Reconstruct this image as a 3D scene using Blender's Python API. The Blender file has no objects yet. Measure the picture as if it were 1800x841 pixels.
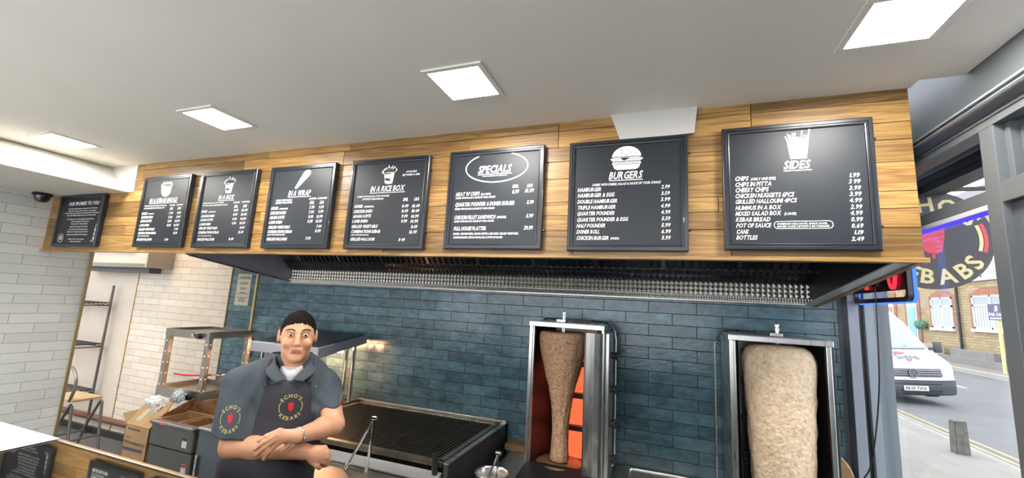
import bpy, bmesh, math, random
import numpy as np
from mathutils import Vector, Matrix, noise
from mathutils.bvhtree import BVHTree
random.seed(7)
S = bpy.context.scene
COL = S.collection
PI = math.pi

# ------------------------------------------------------------------ camera, sky, sun, exposure
cam = bpy.data.cameras.new('camera')
cam.sensor_fit = 'HORIZONTAL'; cam.sensor_width = 36.0; cam.lens = 14.646; cam.clip_start = 0.02; cam.clip_end = 400
camo = bpy.data.objects.new('camera', cam); COL.objects.link(camo)
camo.matrix_world = Matrix(((0.93996, 0.00256, 0.34127, 0), (0.33715, -0.16197, -0.92741, 0), (0.0529, 0.98679, -0.15311, 1.8), (0, 0, 0, 1)))
S.camera = camo
W = bpy.data.worlds.new('overcast_sky'); S.world = W; W.use_nodes = True
bg = W.node_tree.nodes['Background']; bg.inputs[0].default_value = (0.93, 0.955, 1.0, 1); bg.inputs[1].default_value = 2.3
S.view_settings.view_transform = 'Standard'; S.view_settings.look = 'None'
S.view_settings.exposure = 0.9; S.view_settings.gamma = 1.0; S.view_settings.use_curve_mapping = False
S.cycles.use_denoising = True
S.cycles.max_bounces = 8; S.cycles.diffuse_bounces = 5; S.cycles.glossy_bounces = 4; S.cycles.transparent_max_bounces = 12
S.cycles.sample_clamp_indirect = 6.0
S.cycles.caustics_reflective = False; S.cycles.caustics_refractive = False
PANEL_POWER = 62.0      # radiance of the LED ceiling panels
su = bpy.data.lights.new('sun', 'SUN'); su.energy = 0.9; su.angle = 0.6; su.color = (1.0, 0.97, 0.93)
suo = bpy.data.objects.new('sun', su); COL.objects.link(suo); suo.rotation_euler = (math.radians(32), math.radians(-14), 0)

# ------------------------------------------------------------------ materials
MATS = {}
def mat(name, col, rough=0.5, metal=0.0, emit=None, es=1.0, coat=0.0, spec=0.5, noise_amt=0.0, noise_scale=8.0, bump=0.0, bump_scale=60.0, stretch=None, alpha=1.0, trans=0.0):
    if name in MATS: return MATS[name]
    m = bpy.data.materials.new(name); m.use_nodes = True
    nt = m.node_tree; b = nt.nodes['Principled BSDF']
    b.inputs['Base Color'].default_value = (*col, 1); b.inputs['Roughness'].default_value = rough
    b.inputs['Metallic'].default_value = metal; b.inputs['Coat Weight'].default_value = coat
    b.inputs['Specular IOR Level'].default_value = spec
    b.inputs['Transmission Weight'].default_value = trans
    if emit: b.inputs['Emission Color'].default_value = (*emit, 1); b.inputs['Emission Strength'].default_value = es
    tc = nt.nodes.new('ShaderNodeTexCoord')
    vec = tc.outputs['Object']
    if stretch:
        mp = nt.nodes.new('ShaderNodeMapping'); mp.inputs['Scale'].default_value = stretch
        nt.links.new(vec, mp.inputs[0]); vec = mp.outputs[0]
    n = nt.nodes.new('ShaderNodeTexNoise'); n.inputs['Scale'].default_value = noise_scale; n.inputs['Detail'].default_value = 6
    nt.links.new(vec, n.inputs['Vector'])
    if noise_amt > 0:
        mx = nt.nodes.new('ShaderNodeMix'); mx.data_type = 'RGBA'
        a, c = 1 - noise_amt, 1 + noise_amt
        mx.inputs['A'].default_value = (col[0]*a, col[1]*a, col[2]*a, 1); mx.inputs['B'].default_value = (min(1, col[0]*c), min(1, col[1]*c), min(1, col[2]*c), 1)
        cr = nt.nodes.new('ShaderNodeMapRange'); cr.inputs[1].default_value = .3; cr.inputs[2].default_value = .7
        nt.links.new(n.outputs['Fac'], cr.inputs[0]); nt.links.new(cr.outputs[0], mx.inputs['Factor']); nt.links.new(mx.outputs['Result'], b.inputs['Base Color'])
        mr = nt.nodes.new('ShaderNodeMapRange'); mr.inputs[3].default_value = max(0.02, rough - .08); mr.inputs[4].default_value = min(1, rough + .1)
        nt.links.new(n.outputs['Fac'], mr.inputs[0]); nt.links.new(mr.outputs[0], b.inputs['Roughness'])
    if bump > 0:
        n2 = nt.nodes.new('ShaderNodeTexNoise'); n2.inputs['Scale'].default_value = bump_scale; n2.inputs['Detail'].default_value = 4
        nt.links.new(vec, n2.inputs['Vector'])
        bp = nt.nodes.new('ShaderNodeBump'); bp.inputs['Strength'].default_value = bump; bp.inputs['Distance'].default_value = 0.01
        nt.links.new(n2.outputs['Fac'], bp.inputs['Height']); nt.links.new(bp.outputs[0], b.inputs['Normal'])
    MATS[name] = m
    return m

def node(nt, t, **kw):
    n = nt.nodes.new(t)
    for k, v in kw.items(): setattr(n, k, v)
    return n
def math_(nt, op, a, b=None, c=None):
    n = nt.nodes.new('ShaderNodeMath'); n.operation = op
    for i, v in enumerate((a, b, c)):
        if v is None: continue
        if isinstance(v, (int, float)): n.inputs[i].default_value = v
        else: nt.links.new(v, n.inputs[i])
    return n.outputs[0]

def tile_mat(name, axis, w, h, off, c1, c2, grout, rough=.12, gl=.5, mort=.0022, bumpy=.35, offset=.5, cool=None):
    """Glazed brick-bond wall tiles: axis 'x' or 'y' runs along the wall, z up."""
    m = bpy.data.materials.new(name); m.use_nodes = True; nt = m.node_tree; b = nt.nodes['Principled BSDF']
    tc = node(nt, 'ShaderNodeTexCoord'); sp = node(nt, 'ShaderNodeSeparateXYZ'); nt.links.new(tc.outputs['Object'], sp.inputs[0])
    cb = node(nt, 'ShaderNodeCombineXYZ')
    nt.links.new(math_(nt, 'ADD', sp.outputs[0 if axis == 'x' else 1], -off[0]), cb.inputs[0])
    nt.links.new(math_(nt, 'ADD', sp.outputs[2], -off[1]), cb.inputs[1])
    br = node(nt, 'ShaderNodeTexBrick'); br.offset = offset; br.offset_frequency = 2; br.squash = 1
    nt.links.new(cb.outputs[0], br.inputs['Vector'])
    br.inputs['Scale'].default_value = 1; br.inputs['Brick Width'].default_value = w; br.inputs['Row Height'].default_value = h
    br.inputs['Mortar Size'].default_value = mort; br.inputs['Mortar Smooth'].default_value = .15; br.inputs['Bias'].default_value = 0
    br.inputs['Color1'].default_value = (*c1, 1); br.inputs['Color2'].default_value = (*c2, 1); br.inputs['Mortar'].default_value = (*grout, 1)
    n = node(nt, 'ShaderNodeTexNoise'); n.inputs['Scale'].default_value = 9; n.inputs['Detail'].default_value = 7; n.inputs['Roughness'].default_value = .65
    mp = node(nt, 'ShaderNodeMapping'); mp.inputs['Scale'].default_value = (1, 1, 2.2); nt.links.new(tc.outputs['Object'], mp.inputs[0]); nt.links.new(mp.outputs[0], n.inputs['Vector'])
    mr = node(nt, 'ShaderNodeMapRange'); mr.inputs[1].default_value = .3; mr.inputs[2].default_value = .7; mr.inputs[3].default_value = 1 - gl*.5; mr.inputs[4].default_value = 1 + gl*.5
    nt.links.new(n.outputs['Fac'], mr.inputs[0])
    mx = node(nt, 'ShaderNodeVectorMath', operation='SCALE'); nt.links.new(br.outputs['Color'], mx.inputs[0]); nt.links.new(mr.outputs[0], mx.inputs['Scale'])
    nt.links.new(mx.outputs[0], b.inputs['Base Color'])
    rr = node(nt, 'ShaderNodeMapRange'); rr.inputs[3].default_value = rough; rr.inputs[4].default_value = .8; nt.links.new(br.outputs['Fac'], rr.inputs[0]); nt.links.new(rr.outputs[0], b.inputs['Roughness'])
    n2 = node(nt, 'ShaderNodeTexNoise'); n2.inputs['Scale'].default_value = 22; n2.inputs['Detail'].default_value = 3
    nt.links.new(mp.outputs[0], n2.inputs['Vector'])
    hgt = math_(nt, 'ADD', math_(nt, 'MULTIPLY', br.outputs['Fac'], -1.0), math_(nt, 'MULTIPLY', n2.outputs['Fac'], bumpy))
    bp = node(nt, 'ShaderNodeBump'); bp.inputs['Strength'].default_value = .5; bp.inputs['Distance'].default_value = .006
    nt.links.new(hgt, bp.inputs['Height']); nt.links.new(bp.outputs[0], b.inputs['Normal'])
    return m

def plank_mat():
    m = bpy.data.materials.new('oak_planks'); m.use_nodes = True; nt = m.node_tree; b = nt.nodes['Principled BSDF']
    tc = node(nt, 'ShaderNodeTexCoord'); geo = node(nt, 'ShaderNodeNewGeometry')
    sh = node(nt, 'ShaderNodeCombineXYZ'); nt.links.new(math_(nt, 'MULTIPLY', geo.outputs['Random Per Island'], 37.0), sh.inputs[0]); nt.links.new(math_(nt, 'MULTIPLY', geo.outputs['Random Per Island'], 11.0), sh.inputs[2])
    ad = node(nt, 'ShaderNodeVectorMath', operation='ADD'); nt.links.new(tc.outputs['Object'], ad.inputs[0]); nt.links.new(sh.outputs[0], ad.inputs[1])
    mp = node(nt, 'ShaderNodeMapping'); mp.inputs['Scale'].default_value = (.45, 1, 11); nt.links.new(ad.outputs[0], mp.inputs[0])
    n = node(nt, 'ShaderNodeTexNoise'); n.inputs['Scale'].default_value = 2.2; n.inputs['Detail'].default_value = 3; n.inputs['Distortion'].default_value = 1.2; nt.links.new(mp.outputs[0], n.inputs['Vector'])
    rings = math_(nt, 'PINGPONG', math_(nt, 'MULTIPLY', n.outputs['Fac'], 9.0), 1.0)
    f = node(nt, 'ShaderNodeTexNoise'); f.inputs['Scale'].default_value = 5; f.inputs['Detail'].default_value = 8
    mp2 = node(nt, 'ShaderNodeMapping'); mp2.inputs['Scale'].default_value = (1.2, 1, 45); nt.links.new(ad.outputs[0], mp2.inputs[0]); nt.links.new(mp2.outputs[0], f.inputs['Vector'])
    g = math_(nt, 'ADD', math_(nt, 'MULTIPLY', rings, .5), math_(nt, 'MULTIPLY', f.outputs['Fac'], .5))
    cr = node(nt, 'ShaderNodeValToRGB'); cr.color_ramp.elements[0].position = .15; cr.color_ramp.elements[0].color = (.19, .088, .026, 1); cr.color_ramp.elements[1].position = .75; cr.color_ramp.elements[1].color = (.45, .262, .085, 1)
    nt.links.new(g, cr.inputs[0])
    mr = node(nt, 'ShaderNodeMapRange'); mr.inputs[3].default_value = .52; mr.inputs[4].default_value = 1.25; nt.links.new(geo.outputs['Random Per Island'], mr.inputs[0])
    sc = node(nt, 'ShaderNodeVectorMath', operation='SCALE'); nt.links.new(cr.outputs[0], sc.inputs[0]); nt.links.new(mr.outputs[0], sc.inputs['Scale'])
    nt.links.new(sc.outputs[0], b.inputs['Base Color']); b.inputs['Roughness'].default_value = .38
    bp = node(nt, 'ShaderNodeBump'); bp.inputs['Strength'].default_value = .15; bp.inputs['Distance'].default_value = .003; nt.links.new(g, bp.inputs['Height']); nt.links.new(bp.outputs[0], b.inputs['Normal'])
    return m

def quilt_mat(name, axis2, col=(.5, .49, .46), pitch=.045, rough=.18, strength=.8):
    """Stainless sheet pressed into small pyramids."""
    m = bpy.data.materials.new(name); m.use_nodes = True; nt = m.node_tree; b = nt.nodes['Principled BSDF']
    b.inputs['Base Color'].default_value = (*col, 1); b.inputs['Metallic'].default_value = 1; b.inputs['Roughness'].default_value = rough
    tc = node(nt, 'ShaderNodeTexCoord'); sp = node(nt, 'ShaderNodeSeparateXYZ'); nt.links.new(tc.outputs['Object'], sp.inputs[0])
    u = math_(nt, 'PINGPONG', math_(nt, 'ADD', sp.outputs['XY'.index(axis2[0]) if axis2[0] in 'XY' else 2], 20), pitch/2)
    v = math_(nt, 'PINGPONG', math_(nt, 'ADD', sp.outputs['XYZ'.index(axis2[1])], 20), pitch/2)
    h = math_(nt, 'MINIMUM', u, v)
    bp = node(nt, 'ShaderNodeBump'); bp.inputs['Strength'].default_value = strength; bp.inputs['Distance'].default_value = .8
    nt.links.new(h, bp.inputs['Height']); nt.links.new(bp.outputs[0], b.inputs['Normal'])
    return m

def meat_mat(name, c1, c2, c3, bump=1.0, scale=60):
    m = bpy.data.materials.new(name); m.use_nodes = True; nt = m.node_tree; b = nt.nodes['Principled BSDF']
    tc = node(nt, 'ShaderNodeTexCoord')
    n = node(nt, 'ShaderNodeTexNoise'); n.inputs['Scale'].default_value = scale; n.inputs['Detail'].default_value = 8; n.inputs['Roughness'].default_value = .7
    nt.links.new(tc.outputs['Object'], n.inputs['Vector'])
    cr = node(nt, 'ShaderNodeValToRGB'); e = cr.color_ramp.elements; e[0].position = .33; e[0].color = (*c1, 1); e[1].position = .68; e[1].color = (*c3, 1)
    k = e.new(.47); k.color = (*c2, 1)
    nt.links.new(n.outputs['Fac'], cr.inputs[0]); nt.links.new(cr.outputs[0], b.inputs['Base Color'])
    b.inputs['Roughness'].default_value = .5; b.inputs['Subsurface Weight'].default_value = .0
    v = node(nt, 'ShaderNodeTexVoronoi'); v.inputs['Scale'].default_value = scale*1.1; nt.links.new(tc.outputs['Object'], v.inputs['Vector'])
    h = math_(nt, 'ADD', n.outputs['Fac'], math_(nt, 'MULTIPLY', v.outputs['Distance'], .5))
    bp = node(nt, 'ShaderNodeBump'); bp.inputs['Strength'].default_value = bump; bp.inputs['Distance'].default_value = .008
    nt.links.new(h, bp.inputs['Height']); nt.links.new(bp.outputs[0], b.inputs['Normal'])
    return m

def glass_mat():
    m = bpy.data.materials.new('window_glass'); m.use_nodes = True; nt = m.node_tree; nt.nodes.remove(nt.nodes['Principled BSDF'])
    out = nt.nodes['Material Output']; t = node(nt, 'ShaderNodeBsdfTransparent'); t.inputs[0].default_value = (.93, .95, .96, 1)
    g = node(nt, 'ShaderNodeBsdfGlossy'); g.inputs['Roughness'].default_value = 0.0; g.inputs[0].default_value = (1, 1, 1, 1)
    ge = node(nt, 'ShaderNodeNewGeometry'); dt = node(nt, 'ShaderNodeVectorMath', operation='DOT_PRODUCT'); nt.links.new(ge.outputs['Normal'], dt.inputs[0]); nt.links.new(ge.outputs['Incoming'], dt.inputs[1])
    q = math_(nt, 'SUBTRACT', 1.0, math_(nt, 'ABSOLUTE', dt.outputs['Value'])); fr = math_(nt, 'MULTIPLY_ADD', math_(nt, 'POWER', q, 5.0), .55, .025)
    mx = node(nt, 'ShaderNodeMixShader'); nt.links.new(fr, mx.inputs[0]); nt.links.new(t.outputs[0], mx.inputs[1]); nt.links.new(g.outputs[0], mx.inputs[2]); nt.links.new(mx.outputs[0], out.inputs[0])
    return m

def glow(name, col, strength):
    m = bpy.data.materials.new(name); m.use_nodes = True; nt = m.node_tree; nt.nodes.remove(nt.nodes['Principled BSDF'])
    e = node(nt, 'ShaderNodeEmission'); e.inputs[0].default_value = (*col, 1); e.inputs[1].default_value = strength
    nt.links.new(e.outputs[0], nt.nodes['Material Output'].inputs[0]); return m

steel = mat('brushed_steel', (.52, .51, .49), .27, 1.0, noise_amt=.12, noise_scale=3, bump=.06, bump_scale=40, stretch=(1, 1, 14))
steel_h = mat('worktop_steel', (.50, .49, .47), .3, 1.0, noise_amt=.15, noise_scale=3, bump=.05, bump_scale=40, stretch=(12, 1, 1))
steel_dark = mat('dull_steel', (.20, .195, .19), .35, 1.0, noise_amt=.2, noise_scale=4)
chrome = mat('chrome', (.75, .75, .75), .08, 1.0)
black_pl = mat('black_plastic', (.012, .012, .014), .35)
black_iron = mat('cast_iron', (.012, .011, .011), .45, .3, noise_amt=.4, noise_scale=20)
white_paint = mat('white_plaster', (.84, .815, .755), .7, noise_amt=.02, noise_scale=2)
grey_paint = mat('grey_paint', (.17, .19, .205), .45, noise_amt=.03)
frame_grey = mat('shopfront_grey', (.115, .125, .135), .35, noise_amt=.05)
brass = mat('brass_trim', (.62, .45, .20), .3, .8)
white_vinyl = mat('white_vinyl', (.90, .90, .87), .6)
board_black = mat('board_black', (.022, .026, .033), .42, spec=.35)
frame_black = mat('board_frame', (.017, .020, .028), .3, coat=.1)
red_pl = mat('red_plastic', (.62, .02, .02), .3)
card = mat('cardboard', (.40, .25, .12), .75, noise_amt=.12, noise_scale=12)
window_glass = glass_mat()

# ------------------------------------------------------------------ building helpers
def BM(): return bmesh.new()
def box(bm, x0, x1, y0, y1, z0, z1, bev=0.0):
    r = bmesh.ops.create_cube(bm, size=1)
    vs = r['verts']
    for v in vs: v.co = Vector(((x0+x1)/2 + v.co.x*(x1-x0), (y0+y1)/2 + v.co.y*(y1-y0), (z0+z1)/2 + v.co.z*(z1-z0)))
    if bev > 0:
        es = list({e for v in vs for e in v.link_edges})
        bmesh.ops.bevel(bm, geom=es, offset=bev, segments=2, affect='EDGES', profile=.6)
    return vs
def hexa(bm, p):
    """8 corners: bottom ring 0-3, top ring 4-7."""
    v = [bm.verts.new(q) for q in p]
    for f in ((3, 2, 1, 0), (4, 5, 6, 7), (0, 1, 5, 4), (1, 2, 6, 5), (2, 3, 7, 6), (3, 0, 4, 7)): bm.faces.new([v[i] for i in f])
def cyl(bm, a, b, r0, r1=None, seg=16, caps=True):
    a, b = Vector(a), Vector(b); r1 = r0 if r1 is None else r1
    d = (b-a).normalized(); up = Vector((0, 0, 1)) if abs(d.z) < .9 else Vector((1, 0, 0)); u = d.cross(up).normalized(); w = d.cross(u)
    A = [bm.verts.new(a + (u*math.cos(t)+w*math.sin(t))*r0) for t in [2*PI*i/seg for i in range(seg)]]
    B = [bm.verts.new(b + (u*math.cos(t)+w*math.sin(t))*r1) for t in [2*PI*i/seg for i in range(seg)]]
    for i in range(seg): bm.faces.new((A[i], B[i], B[(i+1) % seg], A[(i+1) % seg]))
    if caps: bm.faces.new(A); bm.faces.new(B[::-1])
def tube(bm, pts, r, seg=8, ell=None):
    pts = [Vector(p) for p in pts]; rings = []
    for i, p in enumerate(pts):
        d = (pts[min(i+1, len(pts)-1)] - pts[max(i-1, 0)]).normalized()
        up = Vector((0, 0, 1)) if abs(d.z) < .95 else Vector((1, 0, 0)); u = d.cross(up).normalized(); w = d.cross(u)
        e = ell or (1, 1)
        rings.append([bm.verts.new(p + u*math.cos(t)*r*e[0] + w*math.sin(t)*r*e[1]) for t in [2*PI*k/seg for k in range(seg)]])
    for A, B in zip(rings, rings[1:]):
        for k in range(seg): bm.faces.new((A[k], B[k], B[(k+1) % seg], A[(k+1) % seg]))
    bm.faces.new(rings[0]); bm.faces.new(rings[-1][::-1])
def smooth_pts(P, n=6):
    P = [Vector(p) for p in P]; out = []
    for i in range(len(P)-1):
        p0 = P[max(i-1, 0)]; p1 = P[i]; p2 = P[i+1]; p3 = P[min(i+2, len(P)-1)]
        for k in range(n):
            t = k/n; out.append(.5*((2*p1)+(p2-p0)*t+(2*p0-5*p1+4*p2-p3)*t*t+(3*p1-p0-3*p2+p3)*t**3))
    return out+[P[-1]]
def lathe(bm, prof, c=(0, 0, 0), seg=48, disp=None, close=True):
    rings = []
    for r, z in prof:
        if r <= 1e-6: rings.append([bm.verts.new((c[0], c[1], c[2]+z))]); continue
        ring = []
        for i in range(seg):
            t = 2*PI*i/seg; rr = r + (disp(t, z) if disp else 0)
            ring.append(bm.verts.new((c[0]+rr*math.cos(t), c[1]+rr*math.sin(t), c[2]+z)))
        rings.append(ring)
    for A, B in zip(rings, rings[1:]):
        for i in range(seg):
            j = (i+1) % seg
            if len(A) == 1 and len(B) == 1: continue
            if len(A) == 1: bm.faces.new((A[0], B[i], B[j]))
            elif len(B) == 1: bm.faces.new((A[i], A[j], B[0]))
            else: bm.faces.new((A[i], A[j], B[j], B[i]))
def prism(bm, pts, f, d):
    """Polygon pts (2D) mapped by f(u,v,w) and extruded from w=0 to w=d."""
    A = [bm.verts.new(f(u, v, 0)) for u, v in pts]; B = [bm.verts.new(f(u, v, d)) for u, v in pts]; n = len(pts)
    bm.faces.new(A); bm.faces.new(B[::-1])
    for i in range(n): bm.faces.new((A[i], B[i], B[(i+1) % n], A[(i+1) % n]))
def flat(bm, pts, f):
    bm.faces.new([bm.verts.new(f(u, v)) for u, v in pts])
def ribbon(bm, pts, w, f, closed=False):
    n = len(pts); L, R = [], []
    for i, p in enumerate(pts):
        a = pts[(i-1) % n] if (closed or i > 0) else p; b = pts[(i+1) % n] if (closed or i < n-1) else p
        dx, dy = b[0]-a[0], b[1]-a[1]; l = math.hypot(dx, dy) or 1; nx, ny = -dy/l*w/2, dx/l*w/2
        L.append(bm.verts.new(f(p[0]+nx, p[1]+ny))); R.append(bm.verts.new(f(p[0]-nx, p[1]-ny)))
    for i in range(n if closed else n-1):
        j = (i+1) % n; bm.faces.new((L[i], R[i], R[j], L[j]))
def world_of(o):
    M = o.matrix_basis.copy()
    while o.parent: o = o.parent; M = o.matrix_basis @ M
    return M
def obj(name, bm, m, parent=None, smooth=False, local=False, sharp=35):
    if isinstance(bm, bmesh.types.BMesh):
        if parent is not None and not local: bm.transform(world_of(parent).inverted())
        bmesh.ops.recalc_face_normals(bm, faces=bm.faces[:])
        me = bpy.data.meshes.new(name); bm.to_mesh(me); bm.free()
    else: me = bm
    if smooth:
        me.polygons.foreach_set('use_smooth', [True]*len(me.polygons))
        if sharp: me.set_sharp_from_angle(angle=math.radians(sharp))
    me.materials.append(m)
    o = bpy.data.objects.new(name, me); COL.objects.link(o)
    if parent is not None: o.parent = parent
    return o
def tag(o, label, cat, group=None, kind=None):
    o['label'] = label; o['category'] = cat
    if group: o['group'] = group
    if kind: o['kind'] = kind
    return o
def thing(name, label, cat, loc=(0, 0, 0), rz=0, group=None):
    o = bpy.data.objects.new(name, None); COL.objects.link(o); o.empty_display_size = .1
    o.location = loc; o.rotation_euler = (0, 0, rz); o.matrix_basis = Matrix.Translation(loc) @ Matrix.Rotation(rz, 4, 'Z')
    return tag(o, label, cat, group)
def struct(name, bm, m, label=None, smooth=False):
    o = obj(name, bm, m, smooth=smooth); o['kind'] = 'structure'; o['label'] = label or name.replace('_', ' '); o['category'] = name.split('_')[0]
    return o

# ------------------------------------------------------------------ lettering: every glyph meshed once, then laid out
GLYPH = {}
def load_glyphs(chars, offset=.028):
    tmp = []
    for ch in sorted(set(chars)):
        if ch == ' ': continue
        c = bpy.data.curves.new('glyph', 'FONT'); c.body = ch; c.size = 1; c.offset = offset; c.resolution_u = 2; c.dimensions = '2D'; c.fill_mode = 'FRONT'
        o = bpy.data.objects.new('glyph', c); COL.objects.link(o); tmp.append((ch, o, c))
    dg = bpy.context.evaluated_depsgraph_get()
    for ch, o, c in tmp:
        me = o.evaluated_get(dg).to_mesh(); vs = [tuple(v.co)[:2] for v in me.vertices]; fs = [tuple(p.vertices) for p in me.polygons]
        x0 = min(v[0] for v in vs); x1 = max(v[0] for v in vs)
        GLYPH[ch] = ([(x-x0, y) for x, y in vs], fs, x1-x0)
    for ch, o, c in tmp: bpy.data.objects.remove(o); bpy.data.curves.remove(c)
def layout(text, gap=.07):
    x = 0; out = []
    for ch in text:
        if ch == ' ': x += .26; continue
        vs, fs, w = GLYPH[ch]; out.append((vs, fs, x, w)); x += w+gap
    return out, x-gap
def write(bm, text, x0, z0, x1, cap, f, shear=.18):
    """Text stretched to run from x0 to x1 with capital height cap on base line z0; f maps (u,v) to 3D."""
    lay, w = layout(text); sx = (x1-x0-shear*cap)/w; sz = cap/.70
    for vs, fs, ox, _ in lay:
        V = [bm.verts.new(f(x0+(ox+vx)*sx+shear*vy*sz, z0+vy*sz)) for vx, vy in vs]
        for q in fs:
            try: bm.faces.new([V[i] for i in q])
            except ValueError: pass
def write_arc(bm, text, cx, cz, r, a0, a1, cap, f, inward=False):
    """Letters on a circle from angle a0 to a1 (radians); inward=True reads along the bottom."""
    lay, w = layout(text, .1); sz = cap/.70
    for vs, fs, ox, gw in lay:
        t = a0+(a1-a0)*((ox+gw/2)/w); V = []
        for vx, vy in vs:
            lx = (vx-gw/2)*sz; ly = vy*sz
            if inward: ca, sa = math.cos(t+PI/2), math.sin(t+PI/2); bx, bz = cx+r*math.cos(t), cz+r*math.sin(t); V.append(bm.verts.new(f(bx+lx*ca-ly*sa, bz+lx*sa+ly*ca)))
            else: ca, sa = math.cos(t-PI/2), math.sin(t-PI/2); bx, bz = cx+r*math.cos(t), cz+r*math.sin(t); V.append(bm.verts.new(f(bx+lx*ca-ly*sa, bz+lx*sa+ly*ca)))
        for q in fs:
            try: bm.faces.new([V[i] for i in q])
            except ValueError: pass
load_glyphs('ABCDEFGHIJKLMNOPQRSTUVWXYZabcdefghijklmnopqrstuvwxyz0123456789.,&()%\'-!')

# ================================================================== THE SETTING
blue_tiles = tile_mat('blue_glazed_tiles', 'x', .3035, .0775, (-2.3728, 1.479), (.066, .125, .158), (.110, .205, .250), (.008, .011, .014), rough=.2, gl=.85)
white_tiles_left = tile_mat('white_glazed_tiles', 'y', .35, .0885, (2.05, 1.83), (.70, .72, .70), (.80, .82, .79), (.34, .35, .34), rough=.15, gl=.06, bumpy=.55)
white_tiles_back = tile_mat('cream_glazed_tiles', 'x', .304, .0768, (-5.83, 1.405), (.66, .59, .49), (.75, .68, .58), (.30, .25, .20), rough=.15, gl=.1, bumpy=.5)
blue_tiles_strip = tile_mat('blue_glazed_tiles_strip', 'x', .304, .0768, (-4.4, 1.405), (.066, .125, .158), (.110, .205, .250), (.008, .011, .014), rough=.2, gl=.85)
planks = plank_mat()

b = BM(); box(b, -9, 1.22, .9, 5.2, -.1, 0); struct('floor_kitchen', b, mat('kitchen_floor', (.10, .10, .10), .4, noise_amt=.2, noise_scale=3), 'dark grey kitchen floor')
b = BM(); box(b, -9, 1.22, -3.2, .9, -.1, 0); struct('floor', b, mat('floor_tiles', (.62, .61, .59), .35, noise_amt=.05, noise_scale=3), 'grey shop floor')
# ceiling: main slab with the notch by the fascia, lowered soffit on the left
b = BM(); prism(b, [(-5.6, -3.2), (1.16, -3.2), (1.16, 2.095), (1.013, 2.095), (1.013, 2.165), (-5.6, 2.165)], lambda u, v, w: (u, v, 2.82+w), .05)
struct('ceiling', b, white_paint, 'white plastered ceiling')
b = BM(); hexa(b, [(-5.6, -3.2, 2.574), (-4.34, -3.2, 2.574), (-4.34, 2.165, 2.574), (-5.6, 2.165, 2.574), (-5.6, -3.2, 2.83), (-4.68, -3.2, 2.83), (-4.68, 2.165, 2.83), (-5.6, 2.165, 2.83)]); box(b, -5.5, -4.27, 2.15, 2.165, 2.576, 2.83); struct('ceiling_soffit', b, mat('soffit_plaster_dimmed', (.66, .64, .59), .7), 'lowered white ceiling soffit on the left')  # same plaster as the ceiling, darkened to offset the LED panel light
b = BM(); box(b, 1.0, 1.6, -3.2, 3.2, 3.12, 3.2); struct('ceiling_recess', b, grey_paint, 'grey ceiling above the shop window')
b = BM(); box(b, -9, 1.0, 2.2, 5.2, 2.88, 2.95); struct('ceiling_kitchen', b, white_paint, 'kitchen ceiling behind the fascia')
b = BM(); box(b, 1.10, 1.16, -3.2, 2.095, 2.87, 3.12); struct('trim_ceiling', b, grey_paint, 'upstand at the ceiling edge')
# walls
b = BM(); box(b, -3.785, .985, 3.06, 3.2, 0, 2.9); struct('wall_back', b, blue_tiles, 'blue glazed brick-bond tiled back wall')
b = BM(); box(b, .985, 1.24, 3.075, 3.2, 0, 3.2); struct('wall_back_reveal', b, grey_paint, 'grey reveal beside the shop window')
b = BM(); box(b, -4.53, -3.785, 3.33, 3.45, 0, 2.9); struct('wall_back_niche', b, blue_tiles_strip, 'strip of blue tiles beside the cream tiles')
b = BM(); box(b, -6.15, -4.53, 3.33, 3.45, 0, 2.9); struct('wall_kitchen', b, white_tiles_back, 'cream glazed tiled kitchen wall')
b = BM(); box(b, -9, -6.15, 3.33, 3.45, 0, 2.9); box(b, -6.156, -6.15, 3.326, 3.33, 0, 2.2)
struct('wall_kitchen_panel', b, mat('wall_cladding', (.66, .58, .50), .25, noise_amt=.04, noise_scale=2), 'smooth cream wall cladding behind the shelving')
b = BM(); box(b, -9.1, -9, -3.2, 3.4, 0, 2.9); struct('wall_far_left', b, white_paint)
b = BM(); box(b, -5.62, -5.5, -3.2, 2.53, 0, 2.9); struct('wall_left', b, white_tiles_left, 'white glazed tiled left wall')
b = BM(); box(b, -9, 1.2, -3.3, -3.2, 0, .25); box(b, -9, 1.2, -3.3, -3.2, 2.7, 3.2); box(b, -9, -5.3, -3.3, -3.2, .25, 2.7)
for x in (-5.3, -3.75, -2.2, -.65, .9): box(b, x-.04, x+.04, -3.3, -3.2, .25, 2.7)
struct('wall_front', b, grey_paint, 'unseen front wall opened up to let daylight in')  # unseen openings added between the bars to bring in daylight
b = BM(); box(b, 1.03, 1.33, -3.2, .9, 0, 3.2); struct('wall_right', b, grey_paint, 'grey wall by the shop door')
def trim(x, y, z0, z1, n, lab, w=.012):
    b = BM(); box(b, x-w, x+w, y-w, y+w, z0, z1, .002); struct('trim_%d' % n, b, brass, lab)
trim(-5.5, 2.535, 0, 2.6, 1, 'brass edge trim on the end of the white tiled wall')
trim(-3.79, 3.055, 0, 2.6, 2, 'brass edge trim on the corner of the blue tiled wall')
trim(-4.53, 3.327, 0, 2.6, 3, 'brass trim between cream and blue tiles', .007)
trim(-6.15, 3.327, 0.05, 2.6, 4, 'dark trim at the edge of the cream tiles', .005)
b = BM(); box(b, -9, -4.53, 3.30, 3.33, 0, .07); struct('baseboard_kitchen', b, black_pl, 'black skirting')
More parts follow.
